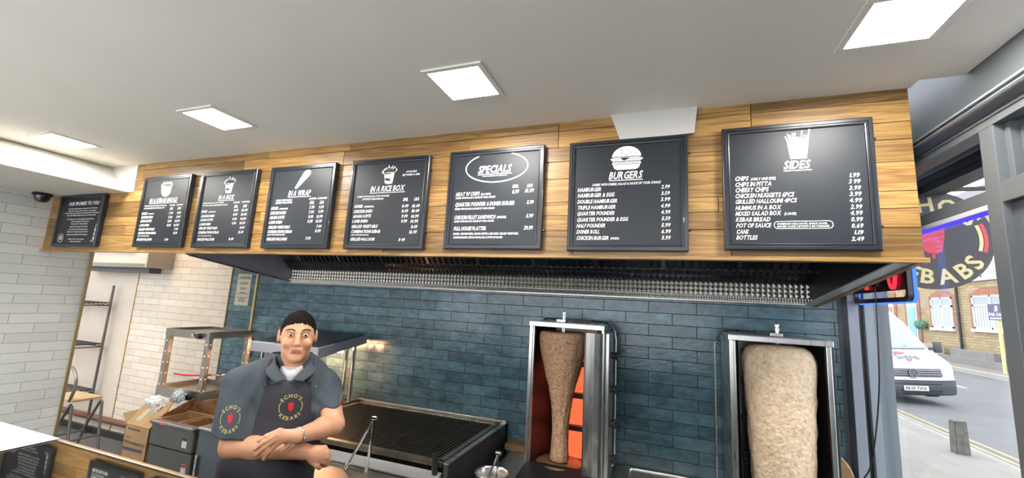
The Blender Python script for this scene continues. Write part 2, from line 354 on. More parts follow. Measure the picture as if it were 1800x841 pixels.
# wood fascia: individual planks pressed on one bulkhead
def fascia():
    b = BM(); rows = [2.072, 2.20, 2.285, 2.36, 2.49, 2.59, 2.67, 2.77, 2.825]
    rnd = random.Random(5)
    for i, (z0, z1) in enumerate(zip(rows, rows[1:])):
        x = -5.5 if i < 4 else (-5.5 if i < 4 else -5.5); x -= 0
        while x < 1.005:
            L = rnd.choice((.55, .75, .95, 1.2, 1.45)); x2 = min(x+L, 1.005)
            if 1.005-x2 < .2: x2 = 1.005
            zz = z1
            if x < -4.34 and z1 > 2.58: # the soffit covers this corner
                if x2 < -4.3: x = x2; continue
            box(b, x+.0014, x2-.0014, 2.16+rnd.uniform(0, .003), 2.18, z0+.0012, zz-.0012, .0016)
            x = x2
    struct('wall_fascia', b, planks, 'oak plank fascia the menu boards hang on')
    b = BM(); box(b, -5.5, 1.0, 2.18, 2.26, 2.09, 2.87); box(b, .95, 1.003, 2.18, 3.06, 2.13, 2.9)
    struct('wall_fascia_core', b, black_pl, 'bulkhead behind the oak planks')
    b = BM(); box(b, -5.5, 1.015, 2.145, 2.185, 2.052, 2.073, .002); struct('trim_5', b, planks, 'oak lip along the bottom of the fascia')
fascia()
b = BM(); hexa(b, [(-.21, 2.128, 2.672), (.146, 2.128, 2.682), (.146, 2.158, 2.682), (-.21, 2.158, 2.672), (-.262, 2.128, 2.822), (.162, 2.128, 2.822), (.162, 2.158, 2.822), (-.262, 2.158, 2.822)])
struct('trim_6', b, mat('drop_plaster_dimmed', (.60, .585, .55), .7), 'white boxed drop from the ceiling above the burgers board')  # ceiling plaster darkened on the drop to offset direct panel light

# ---- LED ceiling panels
panel_glow = glow('led_diffuser', (1.0, .975, .92), PANEL_POWER)
def panel(x, y, label, s=.125):
    t = thing('ceiling_light', label, 'ceiling light', (x, y, 2.82), 0, 'square LED ceiling panels')
    b = BM()
    for k in range(4):
        a, c = (s, s+.024)
        if k == 0: box(b, x-c, x+c, y-c, y-a, 2.812, 2.82, .001)
        if k == 1: box(b, x-c, x+c, y+a, y+c, 2.812, 2.82, .001)
        if k == 2: box(b, x-c, x-a, y-a, y+a, 2.812, 2.82, .001)
        if k == 3: box(b, x+a, x+c, y-a, y+a, 2.812, 2.82, .001)
    obj('frame', b, white_paint, t)
    b = BM(); box(b, x-s, x+s, y-s, y+s, 2.8135, 2.8185); obj('diffuser', b, panel_glow, t)
for x, lab in ((-4.18, 'leftmost square LED ceiling panel, above the promise board'), (-2.55, 'square LED ceiling panel second from the left, above the wrap menu'), (-.883, 'square LED ceiling panel above the specials board'), (.765, 'rightmost square LED ceiling panel, nearest the shop window')):
    panel(x, 1.635, lab)
for x, lb in ((-3.4, 'left'), (-1.7, 'middle'), (.1, 'right')): panel(x, -.6, lb+' square LED ceiling panel of the row over the customer side'); panel(x, -2.3, lb+' unseen LED ceiling panel added by the entrance for more bounce light')  # the row nearest the entrance is unseen, added for more bounce light
# unseen warm strip added behind the fascia to light the kitchen
b = BM(); box(b, -6.4, -5.2, 2.7, 2.85, 2.84, 2.88, .005); k = obj('kitchen_fill_light', b, glow('kitchen_fill_glow', (1, .80, .60), 20)); tag(k, 'unseen strip light added behind the fascia to light the kitchen', 'light')

# ---- menu boards
# every line: text, left, base line, right, cap height, measured from the board's centre
BOARDS={
 'sides':(0.563,2.393,[
  ('SIDES',-0.046,0.08,0.063,0.037),('CHIPS',-0.245,0.034,-0.186,0.02),('(ONLY ONE SIZE)',-0.179,0.033,-0.076,0.012),('CHIPS IN PITTA',-0.245,0.005,-0.092,0.02),('CHEESY CHIPS',-0.245,-0.022,-0.106,0.02),('CHICKEN NUGGETS 6PCS',-0.246,-0.05,-0.007,0.02),('GRILLED HALLOUMI 4PCS',-0.246,-0.077,0.002,0.019),('HUMMUS IN A BOX',-0.246,-0.107,-0.06,0.019),('MIXED SALAD BOX',-0.247,-0.134,-0.061,0.019),('(LARGE)',-0.051,-0.134,-0.003,0.011),('KEBAB BREAD',-0.246,-0.162,-0.104,0.019),('POT OF SAUCE',-0.245,-0.19,-0.102,0.019),('CANS',-0.245,-0.219,-0.193,0.019),('BOTTLES',-0.246,-0.246,-0.158,0.019),('HOMEMADE CHILLI SAUCE, GARLIC SAUCE,',-0.081,-0.179,0.11,0.008),('BURGER SAUCE, KETCHUP & MAYONNAISE',-0.081,-0.191,0.116,0.008),('1.99',0.2,0.028,0.238,0.018),('3 99',0.195,-0,0.239,0.018),('3.99',0.195,-0.029,0.239,0.018),('3.99',0.195,-0.056,0.239,0.018),('4.99',0.192,-0.084,0.239,0.018),('2.99',0.195,-0.113,0.238,0.018),('4.99',0.192,-0.14,0.238,0.018),('0.99',0.193,-0.168,0.237,0.018),('0.69',0.193,-0.196,0.237,0.018),('1.19',0.202,-0.224,0.236,0.017),('2.49',0.19,-0.252,0.236,0.017),('_u',-0.046,0.071,0.063,0.005),('_rr',-0.092,-0.197,0.129,0.033),('_fries',-0.029,0.125,0.059,0.142)]),
 'burgers':(-0.181,2.384,[
  ('BURGERS',-0.086,0.082,0.087,0.038),('COMES WITH CHEESE, SALAD & SAUCE OF YOUR CHOICE',-0.171,0.049,0.171,0.012),('HAMBURGER',-0.247,0.021,-0.12,0.02),('HAMBURGER & EGG',-0.246,-0.01,-0.053,0.02),('DOUBLE HAMBURGER',-0.246,-0.043,-0.037,0.019),('TRIPLE HAMBURGER',-0.245,-0.075,-0.045,0.019),('QUARTER POUNDER',-0.246,-0.107,-0.05,0.019),('QUARTER POUNDER & EGG',-0.246,-0.14,0.016,0.019),('HALF POUNDER',-0.247,-0.172,-0.095,0.019),('DONER ROLL',-0.246,-0.204,-0.124,0.019),('CHICKEN BURGER',-0.246,-0.237,-0.077,0.019),('(FRIED)',-0.072,-0.235,-0.027,0.01),('2.99',0.172,0.021,0.214,0.018),('3.59',0.171,-0.012,0.214,0.018),('3.99',0.169,-0.043,0.215,0.018),('4.99',0.169,-0.076,0.215,0.018),('4.99',0.17,-0.108,0.216,0.018),('5.59',0.173,-0.14,0.215,0.018),('5.99',0.172,-0.173,0.216,0.018),('6.99',0.172,-0.205,0.217,0.018),('5.99',0.173,-0.236,0.216,0.018),('_u',-0.083,0.074,0.084,0.005),('_burger',-0.074,0.13,0.08,0.128)]),
 'specials':(-0.913,2.39,[
  ('SPECIALS',-0.106,0.152,0.106,0.043),('SML',0.113,0.055,0.154,0.018),('LRG',0.2,0.055,0.235,0.018),('8.99',0.113,0.022,0.156,0.021),('10.99',0.19,0.025,0.243,0.021),("MEAT 'N' CHIPS",-0.24,0.019,-0.084,0.022),('(IN A BOX)',-0.078,0.02,-0.015,0.011),('COMES WITH SALAD & SAUCE OF YOUR CHOICE',-0.241,0.002,0.014,0.01),('QUARTER POUNDER & DONER BURGER',-0.24,-0.043,0.135,0.022),('COMES WITH SALAD & SAUCE OF YOUR CHOICE',-0.241,-0.064,0.013,0.01),('5.99',0.203,-0.041,0.245,0.02),('CHICKEN FILLET SANDWICH',-0.24,-0.12,0.023,0.021),('(GRILLED)',0.03,-0.118,0.087,0.012),('COMES WITH SALAD & SAUCE OF YOUR CHOICE',-0.24,-0.138,0.014,0.01),('5.99',0.203,-0.118,0.246,0.02),('FULL HOUSE PLATTER',-0.238,-0.186,-0.029,0.021),('29.99',0.193,-0.185,0.247,0.02),('DONER, CHICKEN SHISH, ADANA KOFTE, LAMB SHISH, GRILLED VEGETABLE,',-0.239,-0.212,0.165,0.011),('3 KEBAB BREADS, SEPARATE SALAD & 2 POTS OF SAUCE',-0.237,-0.233,0.071,0.011),('_u',-0.105,0.143,0.106,0.006),('_u',-0.075,0.132,0.077,0.005),('_oval',-0.185,0.095,0.2,0.177)]),
 'rice':(-1.644,2.385,[
  ('IN A RICE BOX',-0.131,0.077,0.131,0.036),('AVAILABLE',0.128,0.192,0.207,0.012),('BETWEEN 4-4PM',0.104,0.171,0.23,0.012),('COMES WITH SALAD & 1 POT OF SAUCE.',-0.23,0.042,0.022,0.011),('(WITHOUT KEBAB BREAD)',-0.188,0.024,-0.021,0.011),('SML',0.124,0.009,0.166,0.019),('LRG',0.205,0.009,0.242,0.019),('DONER',-0.243,-0.025,-0.174,0.019),('(HOMEMADE)',-0.166,-0.025,-0.089,0.011),('CHICKEN SHISH',-0.245,-0.059,-0.097,0.019),('ADANA KOFTE',-0.245,-0.091,-0.103,0.019),('LAMB SHISH',-0.246,-0.123,-0.124,0.019),('GRILLED VEGETABLE',-0.247,-0.158,-0.044,0.019),('COMBINATIONS KEBAB',-0.246,-0.191,-0.02,0.019),('(ANY TWO FROM ABOVE)',-0.244,-0.208,-0.107,0.008),('GRILLED HALLOUMI',-0.246,-0.24,-0.057,0.018),('8.49',0.121,-0.032,0.17,0.018),('8.49',0.122,-0.064,0.171,0.018),('9.99',0.124,-0.097,0.171,0.018),('9.99',0.124,-0.128,0.17,0.018),('10.49',0.195,-0.034,0.251,0.018),('10.49',0.195,-0.065,0.25,0.018),('14.99',0.195,-0.099,0.25,0.018),('14.99',0.194,-0.13,0.249,0.018),('8.49',0.2,-0.164,0.247,0.018),('12.49',0.191,-0.196,0.246,0.018),('8 49',0.119,-0.244,0.167,0.018),('_u',-0.132,0.068,0.133,0.005),('_ricebox',-0.047,0.122,0.055,0.131)]),
 'wrap':(-2.368,2.385,[
  ('IN A WRAP',-0.107,0.077,0.099,0.037),('COMES WITH SALAD &',-0.213,0.042,-0.062,0.012),('SAUCE OF YOUR CHOICE',-0.216,0.024,-0.06,0.012),('1 SKEWER',0.089,0.045,0.155,0.012),('2 SKEWERS',0.163,0.045,0.247,0.012),('SML',0.098,0.013,0.143,0.021),('LRG',0.186,0.012,0.224,0.021),('DONER',-0.25,-0.018,-0.18,0.02),('(HOMEMADE)',-0.172,-0.018,-0.092,0.01),('CHICKEN SHISH',-0.252,-0.052,-0.103,0.02),('ADANA KOFTE',-0.252,-0.085,-0.11,0.02),('LAMB SHISH',-0.253,-0.119,-0.127,0.02),('GRILLED VEGETABLE',-0.251,-0.154,-0.049,0.019),('COMBINATIONS KEBAB',-0.253,-0.186,-0.025,0.019),('(ANY TWO FROM ABOVE)',-0.251,-0.203,-0.086,0.009),('GRILLED HALLOUMI',-0.252,-0.238,-0.062,0.019),('7.99',0.101,-0.019,0.148,0.019),('7.99',0.101,-0.052,0.148,0.019),('9.99',0.102,-0.085,0.147,0.019),('9.99',0.1,-0.117,0.147,0.019),('9.99',0.183,-0.02,0.228,0.019),('9.99',0.183,-0.051,0.229,0.019),('14.99',0.175,-0.085,0.229,0.019),('14.99',0.173,-0.117,0.227,0.019),('7.99',0.182,-0.152,0.229,0.018),('11.99',0.178,-0.183,0.227,0.018),('7.99',0.101,-0.233,0.148,0.018),('_u',-0.106,0.068,0.101,0.005),('_wrap',-0.055,0.126,0.079,0.134)]),
 'bread':(-3.803,2.389,[
  ('IN A KEBAB BREAD',-0.186,0.075,0.162,0.033),('COMES WITH SALAD & SAUCE OF YOUR CHOICE',-0.239,0.042,0.038,0.01),('OR CHIPS SERVED THE TRADITIONAL WAY',-0.241,0.022,0.021,0.01),('1 SKEWER',0.075,0.04,0.146,0.011),('2 SKEWERS',0.159,0.041,0.238,0.011),('SML',0.087,0.008,0.13,0.02),('LRG',0.179,0.009,0.222,0.02),('DONER',-0.258,-0.025,-0.183,0.019),('(HOMEMADE)',-0.175,-0.024,-0.098,0.009),('CHICKEN SHISH',-0.257,-0.057,-0.106,0.019),('ADANA KOFTE',-0.258,-0.089,-0.113,0.019),('LAMB SHISH',-0.259,-0.123,-0.133,0.018),('GRILLED VEGETABLE',-0.26,-0.157,-0.057,0.018),('COMBINATIONS KEBAB',-0.26,-0.189,-0.031,0.018),('(ANY TWO FROM ABOVE)',-0.256,-0.208,-0.108,0.008),('GRILLED HALLOUMI',-0.26,-0.241,-0.068,0.018),('7.99',0.084,-0.028,0.135,0.018),('7.99',0.085,-0.062,0.135,0.018),('9.99',0.086,-0.094,0.134,0.018),('9.99',0.084,-0.127,0.135,0.018),('9.99',0.18,-0.028,0.229,0.018),('9.99',0.183,-0.061,0.232,0.018),('14.99',0.173,-0.094,0.232,0.018),('14.99',0.169,-0.127,0.231,0.018),('7.99',0.182,-0.159,0.229,0.018),('8.99',0.179,-0.19,0.227,0.018),('7.99',0.085,-0.243,0.135,0.018),('_u',-0.186,0.067,0.164,0.004),('_bread',-0.071,0.117,0.069,0.131)]),
 'box':(-3.094,2.387,[
  ('IN A BOX',-0.082,0.074,0.089,0.033),('COMES WITH SALAD, 1 POT OF SAUCE',-0.243,0.045,-0.014,0.01),('OF YOUR CHOICE & KEBAB BREAD OR CHIPS',-0.243,0.027,0.029,0.01),('1 SKEWER',0.087,0.041,0.155,0.01),('2 SKEWERS',0.172,0.043,0.255,0.01),('SML',0.102,0.006,0.143,0.02),('LRG',0.195,0.007,0.234,0.02),('DONER',-0.244,-0.024,-0.177,0.018),('(HOMEMADE)',-0.167,-0.024,-0.086,0.009),('CHICKEN SHISH',-0.241,-0.06,-0.091,0.018),('ADANA KOFTE',-0.243,-0.09,-0.1,0.018),('LAMB SHISH',-0.243,-0.123,-0.117,0.018),('GRILLED VEGETABLE',-0.243,-0.154,-0.04,0.018),('COMBINATIONS KEBAB',-0.244,-0.187,-0.016,0.018),('(ANY TWO FROM ABOVE)',-0.238,-0.208,-0.089,0.008),('GRILLED HALLOUMI',-0.241,-0.24,-0.053,0.018),('8.49',0.104,-0.022,0.15,0.018),('8.49',0.104,-0.054,0.15,0.018),('9.99',0.103,-0.088,0.15,0.017),('9.99',0.104,-0.12,0.15,0.017),('10.49',0.185,-0.023,0.247,0.017),('10.49',0.186,-0.055,0.245,0.017),('14.99',0.187,-0.088,0.244,0.017),('14.99',0.185,-0.12,0.242,0.017),('8.49',0.193,-0.153,0.241,0.017),('12.49',0.186,-0.187,0.238,0.017),('8.49',0.098,-0.237,0.149,0.017),('_u',-0.084,0.065,0.089,0.005),('_box',-0.04,0.119,0.07,0.135)]),
 'promise':(-4.949,2.331,[
  ('OUR PROMISE TO YOU',-0.202,0.143,0.27,0.031),('Our Homemade Doner Is Prepared In Our Premises',-0.188,0.107,0.257,0.01),('And Only Contains 100% The Finest Lamb Mince.',-0.182,0.085,0.247,0.01),('All Our Wraps Are Prepared And Marinated In The Premises',-0.229,0.065,0.295,0.01),('Also Our Chilli And Garlic Sauces Are Homemade',-0.19,0.044,0.25,0.01),('We Guarantee You Satisfaction In Our Service',-0.171,0.009,0.236,0.01),('And The Quality Of Our Food',-0.105,-0.013,0.165,0.01),('We Use Only The Best Meat',-0.097,-0.035,0.159,0.01),('Lamb & Chicken In Our Kebabs',-0.107,-0.06,0.168,0.01),('Sourced From The Finest Butchers',-0.114,-0.085,0.176,0.01),('While Also Freshly Prepared By Our',-0.132,-0.107,0.187,0.01),('Experienced Chefs In Our Premises',-0.129,-0.132,0.185,0.01),('Thank You For Your Custom',-0.091,-0.173,0.147,0.01),('Please Call Again',-0.053,-0.195,0.109,0.01),('X',0.277,-0.063,0.309,0.027),('Follow Us',0.249,-0.191,0.327,0.009),('_sq',0.279,-0.101,0.312,0.028),('_sq',0.277,-0.137,0.308,0.026),('_sq',0.276,-0.175,0.309,0.026),('_ring',-0.257,-0.194,-0.174,0.071)]),
}

def sub(f, x, z, w, h):      # unit box -> board rectangle
    return lambda u, v: f(x+u*w, z+v*h)
def circ(cx, cy, rx, ry, n=20, a0=0, a1=2*PI): return [(cx+rx*math.cos(a0+(a1-a0)*i/n), cy+ry*math.sin(a0+(a1-a0)*i/n)) for i in range(n if abs(a1-a0-2*PI) < 1e-6 else n+1)]
def draw(kind, W_, K_, f1, f2, x0, z0, x1, h):
    """W_ collects white shapes, K_ dark details on top of them."""
    w = x1-x0; a = sub(f1, x0, z0, w, h); k = sub(f2, x0, z0, w, h); rnd = random.Random(3)
    def P(p): flat(W_, p, a)
    def D(p): flat(K_, p, k)
    def Ln(p, t=.02): ribbon(K_, p, t, k)
    if kind == 'burger':
        P([(.02, .55)]+[(.5+.48*math.cos(t), .52+.47*math.sin(t)) for t in [PI*i/16 for i in range(16, -1, -1)]]+[(.98, .55), (.93, .5), (.07, .5)])
        P([(-.03, .47), (.05, .5), (.95, .5), (1.05, .44), (.95, .36), (.05, .36)]); P([(.05, .33), (.95, .33), (.98, .24), (.02, .24)]); P([(.05, .22), (.95, .22), (.9, .06), (.8, .0), (.2, .0), (.1, .06)])
        for i in range(17):
            t = rnd.uniform(.35, PI-.35); r = rnd.uniform(.1, .9); cx, cy = .5+.42*r*math.cos(t), .55+.40*r*math.sin(t); D([(cx-.03, cy), (cx, cy+.012), (cx+.03, cy+.008), (cx, cy-.012)])
        Ln([(.05+.9*i/14, .43+.02*(i % 2)) for i in range(15)], .014); D([(.3, .5), (.62, .5), (.42, .37)]); P([(.34, .485), (.58, .485), (.43, .40)]); Ln([(.1+.8*i/9, .28+.012*(i % 2)) for i in range(10)], .012)
    elif kind == 'fries':
        P([(.02, .56), (.98, .56), (.86, 0), (.14, 0)]); Ln([(.03, .5), (.3, .42), (.7, .42), (.97, .5)]); Ln([(.08, .28), (.92, .28)], .014); Ln([(.1, .23), (.9, .23)], .01)
        for i in range(11):
            x = .06+.088*i; tip = .72+.26*rnd.random(); dx = (x-.5)*.22; P([(x-.035, .57), (x+.035, .57), (x+.035+dx, tip), (x-.035+dx, tip+.01)]); Ln([(x+.042, .57), (x+.042+dx, tip)], .026)
    elif kind in ('ricebox', 'box'):
        P([(.12, .5), (.88, .54), (.78, .04), (.5, 0), (.22, .06)]); P([(.12, .5), (-.1, .62), (.06, .78), (.2, .6)]); P([(.88, .54), (1.08, .72), (.9, .86), (.78, .62)])
        for i in range(8): P(circ(.16+.1*i, .66+.10*rnd.random(), .10, .15, 9))
        P([(.3, .8), (.45, 1.0), (.5, .78)]); P([(.55, .8), (.75, .97), (.7, .75)])
        D([(.2, .32), (.58, .28), (.58, .16), (.22, .2)]); Ln([(.6, .03), (.62, .5)], .02)
        for i in range(7): Ln([(.15+.1*i, .62), (.2+.1*i, .72+.1*rnd.random()), (.25+.1*i, .6)], .018)
    elif kind == 'wrap':
        P([(.0, .05), (.1, 0), (.2, .04), (.95, .72), (.98, .9), (.85, 1), (.62, .98), (.48, .85)])
        for i in range(4): Ln([(.3+.12*i, .2+.13*i), (.2+.12*i, .35+.13*i)], .02)
        for i in range(9): Ln([(.6+.03*i, .75+.03*(i % 3)), (.62+.035*i, .86+.02*(i % 2))], .018)
    elif kind == 'bread':
        P([(.05, .65), (.95, .65), (.92, .3), (.75, .06), (.5, 0), (.25, .08), (.08, .35)])
        for i in range(7): P(circ(.1+.13*i, .75+.08*(i % 2), .12, .17, 9))
        for i in range(9): Ln([(.08+.1*i, .66), (.14+.1*i, .82), (.2+.1*i, .7)], .02)
        for i in range(4): D(circ(.3+.13*i, .3+.06*(i % 2), .02, .012, 6))
def menu_board(name_, title, label, w=.59, h=.59):
    cx, cz, items = BOARDS[name_]
    y0 = 2.125; t = thing('menu_board', label, 'menu board', (cx, 2.16, cz), 0, 'black framed menu boards on the oak fascia')
    b = BM(); box(b, cx-w/2+.012, cx+w/2-.012, 2.1335, 2.158, cz-h/2+.012, cz+h/2-.012); obj('panel', b, board_black, t)
    b = BM()
    prof = [(0, 2.158), (0, 2.128), (.004, 2.1245), (.016, 2.1245), (.018, 2.1285), (.0235, 2.1285), (.026, 2.1255), (.030, 2.1265), (.031, 2.134)]
    rings = []
    for d, y in prof: rings.append([b.verts.new(p) for p in ((cx-w/2+d, y, cz-h/2+d), (cx+w/2-d, y, cz-h/2+d), (cx+w/2-d, y, cz+h/2-d), (cx-w/2+d, y, cz+h/2-d))])
    for A, B_ in zip(rings, rings[1:]):
        for i in range(4): b.faces.new((A[i], A[(i+1) % 4], B_[(i+1) % 4], B_[i]))
    obj('frame', b, frame_black, t)
    for dz in (-.19, .2):
        b = BM(); cyl(b, (cx+w/2, 2.145, cz+dz), (cx+w/2+.012, 2.145, cz+dz), .006, seg=8); obj('clip', b, black_pl, t)
    f1 = lambda u, v: (cx+u, 2.1325, cz+v); f2 = lambda u, v: (cx+u, 2.1318, cz+v)
    L_, W_, K_ = BM(), BM(), BM(); kind = None
    for s, a, z, a1, c in items:
        if s == '_u': ribbon(L_, [(a, z), (a1, z)], max(.0045, c*.9), f1)
        elif s == '_rr':
            r = c*.45; n = 6; P = []
            for qx, qz, s0 in ((a1-r, z+c-r, 0), (a+r, z+c-r, PI/2), (a+r, z+r, PI), (a1-r, z+r, 1.5*PI)): P += [(qx+r*math.cos(s0+PI/2*i/n), qz+r*math.sin(s0+PI/2*i/n)) for i in range(n+1)]
            ribbon(L_, P, .003, f1, True)
        elif s == '_oval': ribbon(L_, [(a+(a1-a)/2+(a1-a)/2*math.cos(q), z+c/2+c/2*math.sin(q)) for q in [math.radians(62-(i*7.4)) for i in range(41)]], .007, f1)
        elif s == '_sq':
            box_ = [(a, z), (a1, z), (a1, z+c), (a, z+c)]; flat(W_, box_, f1); m_ = (a1-a)*.28; ribbon(K_, [(a+m_, z+m_), (a1-m_, z+m_), (a1-m_, z+c-m_), (a+m_, z+c-m_)], .003, f2, True); kind = 'icons'
        elif s == '_ring':
            cxx, czz = (a+a1)/2, z+c/2; rx, rz_ = (a1-a)/2, c/2; ribbon(W_, circ(cxx, czz, rx, rz_, 28), .004, f1, True)
            for q in (-.35, 0, .35): ribbon(W_, [(cxx-rx*.6, czz+q*rz_), (cxx-rx*.1, czz+q*rz_+.004), (cxx+rx*.6, czz+q*rz_)], .007, f1)
        elif s[0] == '_': kind = s[1:]; draw(kind, W_, K_, f1, f2, a, z, a1, c)
        else: write(L_, s, a, z, a1, c, f1, .22 if s.isupper() or s[0].isdigit() else .1)
    obj('lettering', L_, white_vinyl, t)
    if kind:
        o = obj('printed_icons' if kind == 'icons' else 'printed_drawing', W_, white_vinyl, t); obj('drawing_detail', K_, board_black, o)
    else: W_.free(); K_.free()
menu_board('sides', 'SIDES', 'black framed board headed SIDES with a drawing of a tub of chips')
menu_board('burgers', 'BURGERS', 'black framed board headed BURGERS with a drawing of a burger')
menu_board('specials', 'SPECIALS', 'black framed board headed SPECIALS in a white oval')
menu_board('rice', 'RICE', 'black framed board headed IN A RICE BOX with an open carton drawing')
menu_board('wrap', 'WRAP', 'black framed board headed IN A WRAP with a drawing of a rolled wrap')
menu_board('box', 'BOX', 'black framed board headed IN A BOX with a drawing of a filled box')
menu_board('bread', 'BREAD', 'black framed board headed IN A KEBAB BREAD with a filled pitta drawing')
menu_board('promise', 'PROMISE', 'black framed board headed OUR PROMISE TO YOU, at the left end of the fascia', .672, .472)

# ---- dome camera under the soffit
t = thing('security_camera', 'black dome security camera under the white soffit beside the promise board', 'security camera', (-5.36, 2.03, 2.574))
b = BM(); lathe(b, [(0, 2.574), (.062, 2.574), (.068, 2.565), (.068, 2.552), (.060, 2.546), (0, 2.546)], (-5.36, 2.03, 0), 28); obj('housing', b, black_pl, t, True)
b = BM(); lathe(b, [(.056, 2.547), (.055, 2.53), (.047, 2.508), (.03, 2.492), (.012, 2.486), (0, 2.485)], (-5.36, 2.03, 0), 28); obj('dome', b, mat('dome_black', (.01, .01, .012), .06, coat=1), t, True)

# ================================================================== EXTRACTION HOOD
hood = thing('extractor_hood', 'long stainless steel extractor hood with quilted panels behind the oak fascia', 'extractor hood', (-1.2, 2.6, 2.06))
hx0, hx1, hxb0, hxb1 = -3.52, .985, -3.36, .86
def quilt(bm, f, w, h, pitch, depth):
    nx, nz = int(round(w/pitch)), max(1, int(round(h/pitch))); dx, dz = w/nx, h/nz
    G = [[bm.verts.new(f(i*dx, j*dz, 0)) for j in range(nz+1)] for i in range(nx+1)]
    for i in range(nx):
        for j in range(nz):
            c = bm.verts.new(f((i+.5)*dx, (j+.5)*dz, depth)); q = (G[i][j], G[i+1][j], G[i+1][j+1], G[i][j+1])
            for k in range(4): bm.faces.new((q[k], q[(k+1) % 4], c))
quilt_steel = mat('quilted_steel', (.40, .385, .345), .36, 1.0, noise_amt=.08)
b = BM(); quilt(b, lambda u, v, d: (hxb0+u, 3.05-d, 1.922+v), hxb1-hxb0, .09, .030, .0065); obj('back_panel', b, quilt_steel, hood)
b = BM(); quilt(b, lambda u, v, d: (hxb0+u, 3.03-d-v*.0, 1.892+v), hxb1-hxb0, .03, .015, .004); box(b, hxb0, hxb1, 3.03, 3.045, 1.885, 1.925); obj('bottom_rim', b, quilt_steel, hood)
b = BM(); box(b, hxb0, hxb1, 3.032, 3.058, 1.882, 1.892, .002); obj('grease_gutter', b, steel, hood)
b = BM(); quilt(b, lambda u, v, d: (hxb0+u, 3.03-v*1.2-d*.6, 2.012+v-d*.6), hxb1-hxb0, .075, .0375, .006); obj('filter_ledge', b, mat('ledge_steel', (.085, .09, .105), .28, .95), hood)
for i in range(9):
    x = hx0+.42+i*.445; b = BM()
    for k in range(8): hexa(b, [(x+.015+k*.05, 2.925, 2.078), (x+.045+k*.05, 2.925, 2.078), (x+.045+k*.05, 2.945, 2.082), (x+.015+k*.05, 2.945, 2.082), (x+.015+k*.05, 2.62, 2.39), (x+.045+k*.05, 2.62, 2.39), (x+.045+k*.05, 2.64, 2.4), (x+.015+k*.05, 2.64, 2.4)])
    box(b, x, x+.41, 2.93, 2.95, 2.075, 2.09)
    obj('baffle_filter', b, mat('filter_dark', (.05, .05, .05), .4, .9), hood)
    b = BM(); hexa(b, [(x-.028, 2.92, 2.08), (x-.002, 2.92, 2.08), (x-.002, 2.95, 2.08), (x-.028, 2.95, 2.08), (x-.028, 2.61, 2.39), (x-.002, 2.61, 2.39), (x-.002, 2.64, 2.4), (x-.028, 2.64, 2.4)]); obj('filter_divider', b, steel_dark, hood)
b = BM(); hexa(b, [(hx0, 2.18, 2.045), (hx0+.012, 2.18, 2.045), (hxb0+.012, 3.058, 1.895), (hxb0, 3.058, 1.895), (hx0, 2.18, 2.86), (hx0+.012, 2.18, 2.86), (hxb0+.012, 3.058, 2.86), (hxb0, 3.058, 2.86)])
obj('left_skirt', b, mat('satin_steel', (.42, .38, .42), .5, .7, noise_amt=.05), hood)
b = BM(); tube(b, [(hx0+.02, 2.2, 2.04), (hxb0+.02, 3.04, 1.893)], .011, 8, (1.4, .6)); obj('left_rim', b, chrome, hood)
b = BM(); hexa(b, [(hx1-.012, 2.18, 2.06), (hx1, 2.18, 2.06), (hxb1, 3.058, 1.885), (hxb1-.012, 3.058, 1.885), (hx1-.012, 2.18, 2.86), (hx1, 2.18, 2.86), (hxb1, 3.058, 2.86), (hxb1-.012, 3.058, 2.86)])
obj('right_skirt', b, mat('side_dark', (.12, .12, .14), .35, .9), hood)
b = BM(); hexa(b, [(hx1-.07, 2.19, 2.055), (hx1-.005, 2.19, 2.055), (hxb1, 3.05, 1.88), (hxb1-.05, 3.05, 1.88), (hx1-.07, 2.19, 2.062), (hx1-.005, 2.19, 2.062), (hxb1, 3.05, 1.887), (hxb1-.05, 3.05, 1.887)])
obj('right_rim', b, mat('rim_reflected_grey', (.55, .58, .60), .3, .45), hood)  # pale grey stands in for the window and tiles reflected in the steel
b = BM(); hexa(b, [(hx1, 2.165, 2.052), (hx1+.022, 2.165, 2.052), (hxb1+.022, 3.055, 1.875), (hxb1, 3.055, 1.875), (hx1, 2.165, 2.09), (hx1+.022, 2.165, 2.09), (hxb1+.022, 3.055, 1.91), (hxb1, 3.055, 1.91)]); obj('oak_edge', b, planks, hood)
b = BM(); box(b, hx0, hx1, 2.262, 2.27, 2.06, 2.86); obj('front_panel', b, steel_dark, hood)
b = BM(); box(b, hx0, hx1, 2.27, 3.05, 2.80, 2.81); obj('top_panel', b, steel_dark, hood)

# ================================================================== COOKING LINE
wt = thing('steel_worktop', 'stainless steel worktop on legs carrying the grill and the two kebab machines', 'worktop', (-.7, 2.5, 0))
b = BM(); box(b, -1.0, .95, 2.08, 3.05, .745, .785, .004); obj('worktop', b, steel_h, wt)
for x in (-.95, .9):
    for y in (2.14, 3.0): b = BM(); box(b, x-.02, x+.02, y-.02, y+.02, 0, .745, .003); obj('leg', b, steel, wt)
b = BM(); box(b, -.95, .9, 2.16, 2.98, .2, .22); obj('undershelf', b, steel, wt)

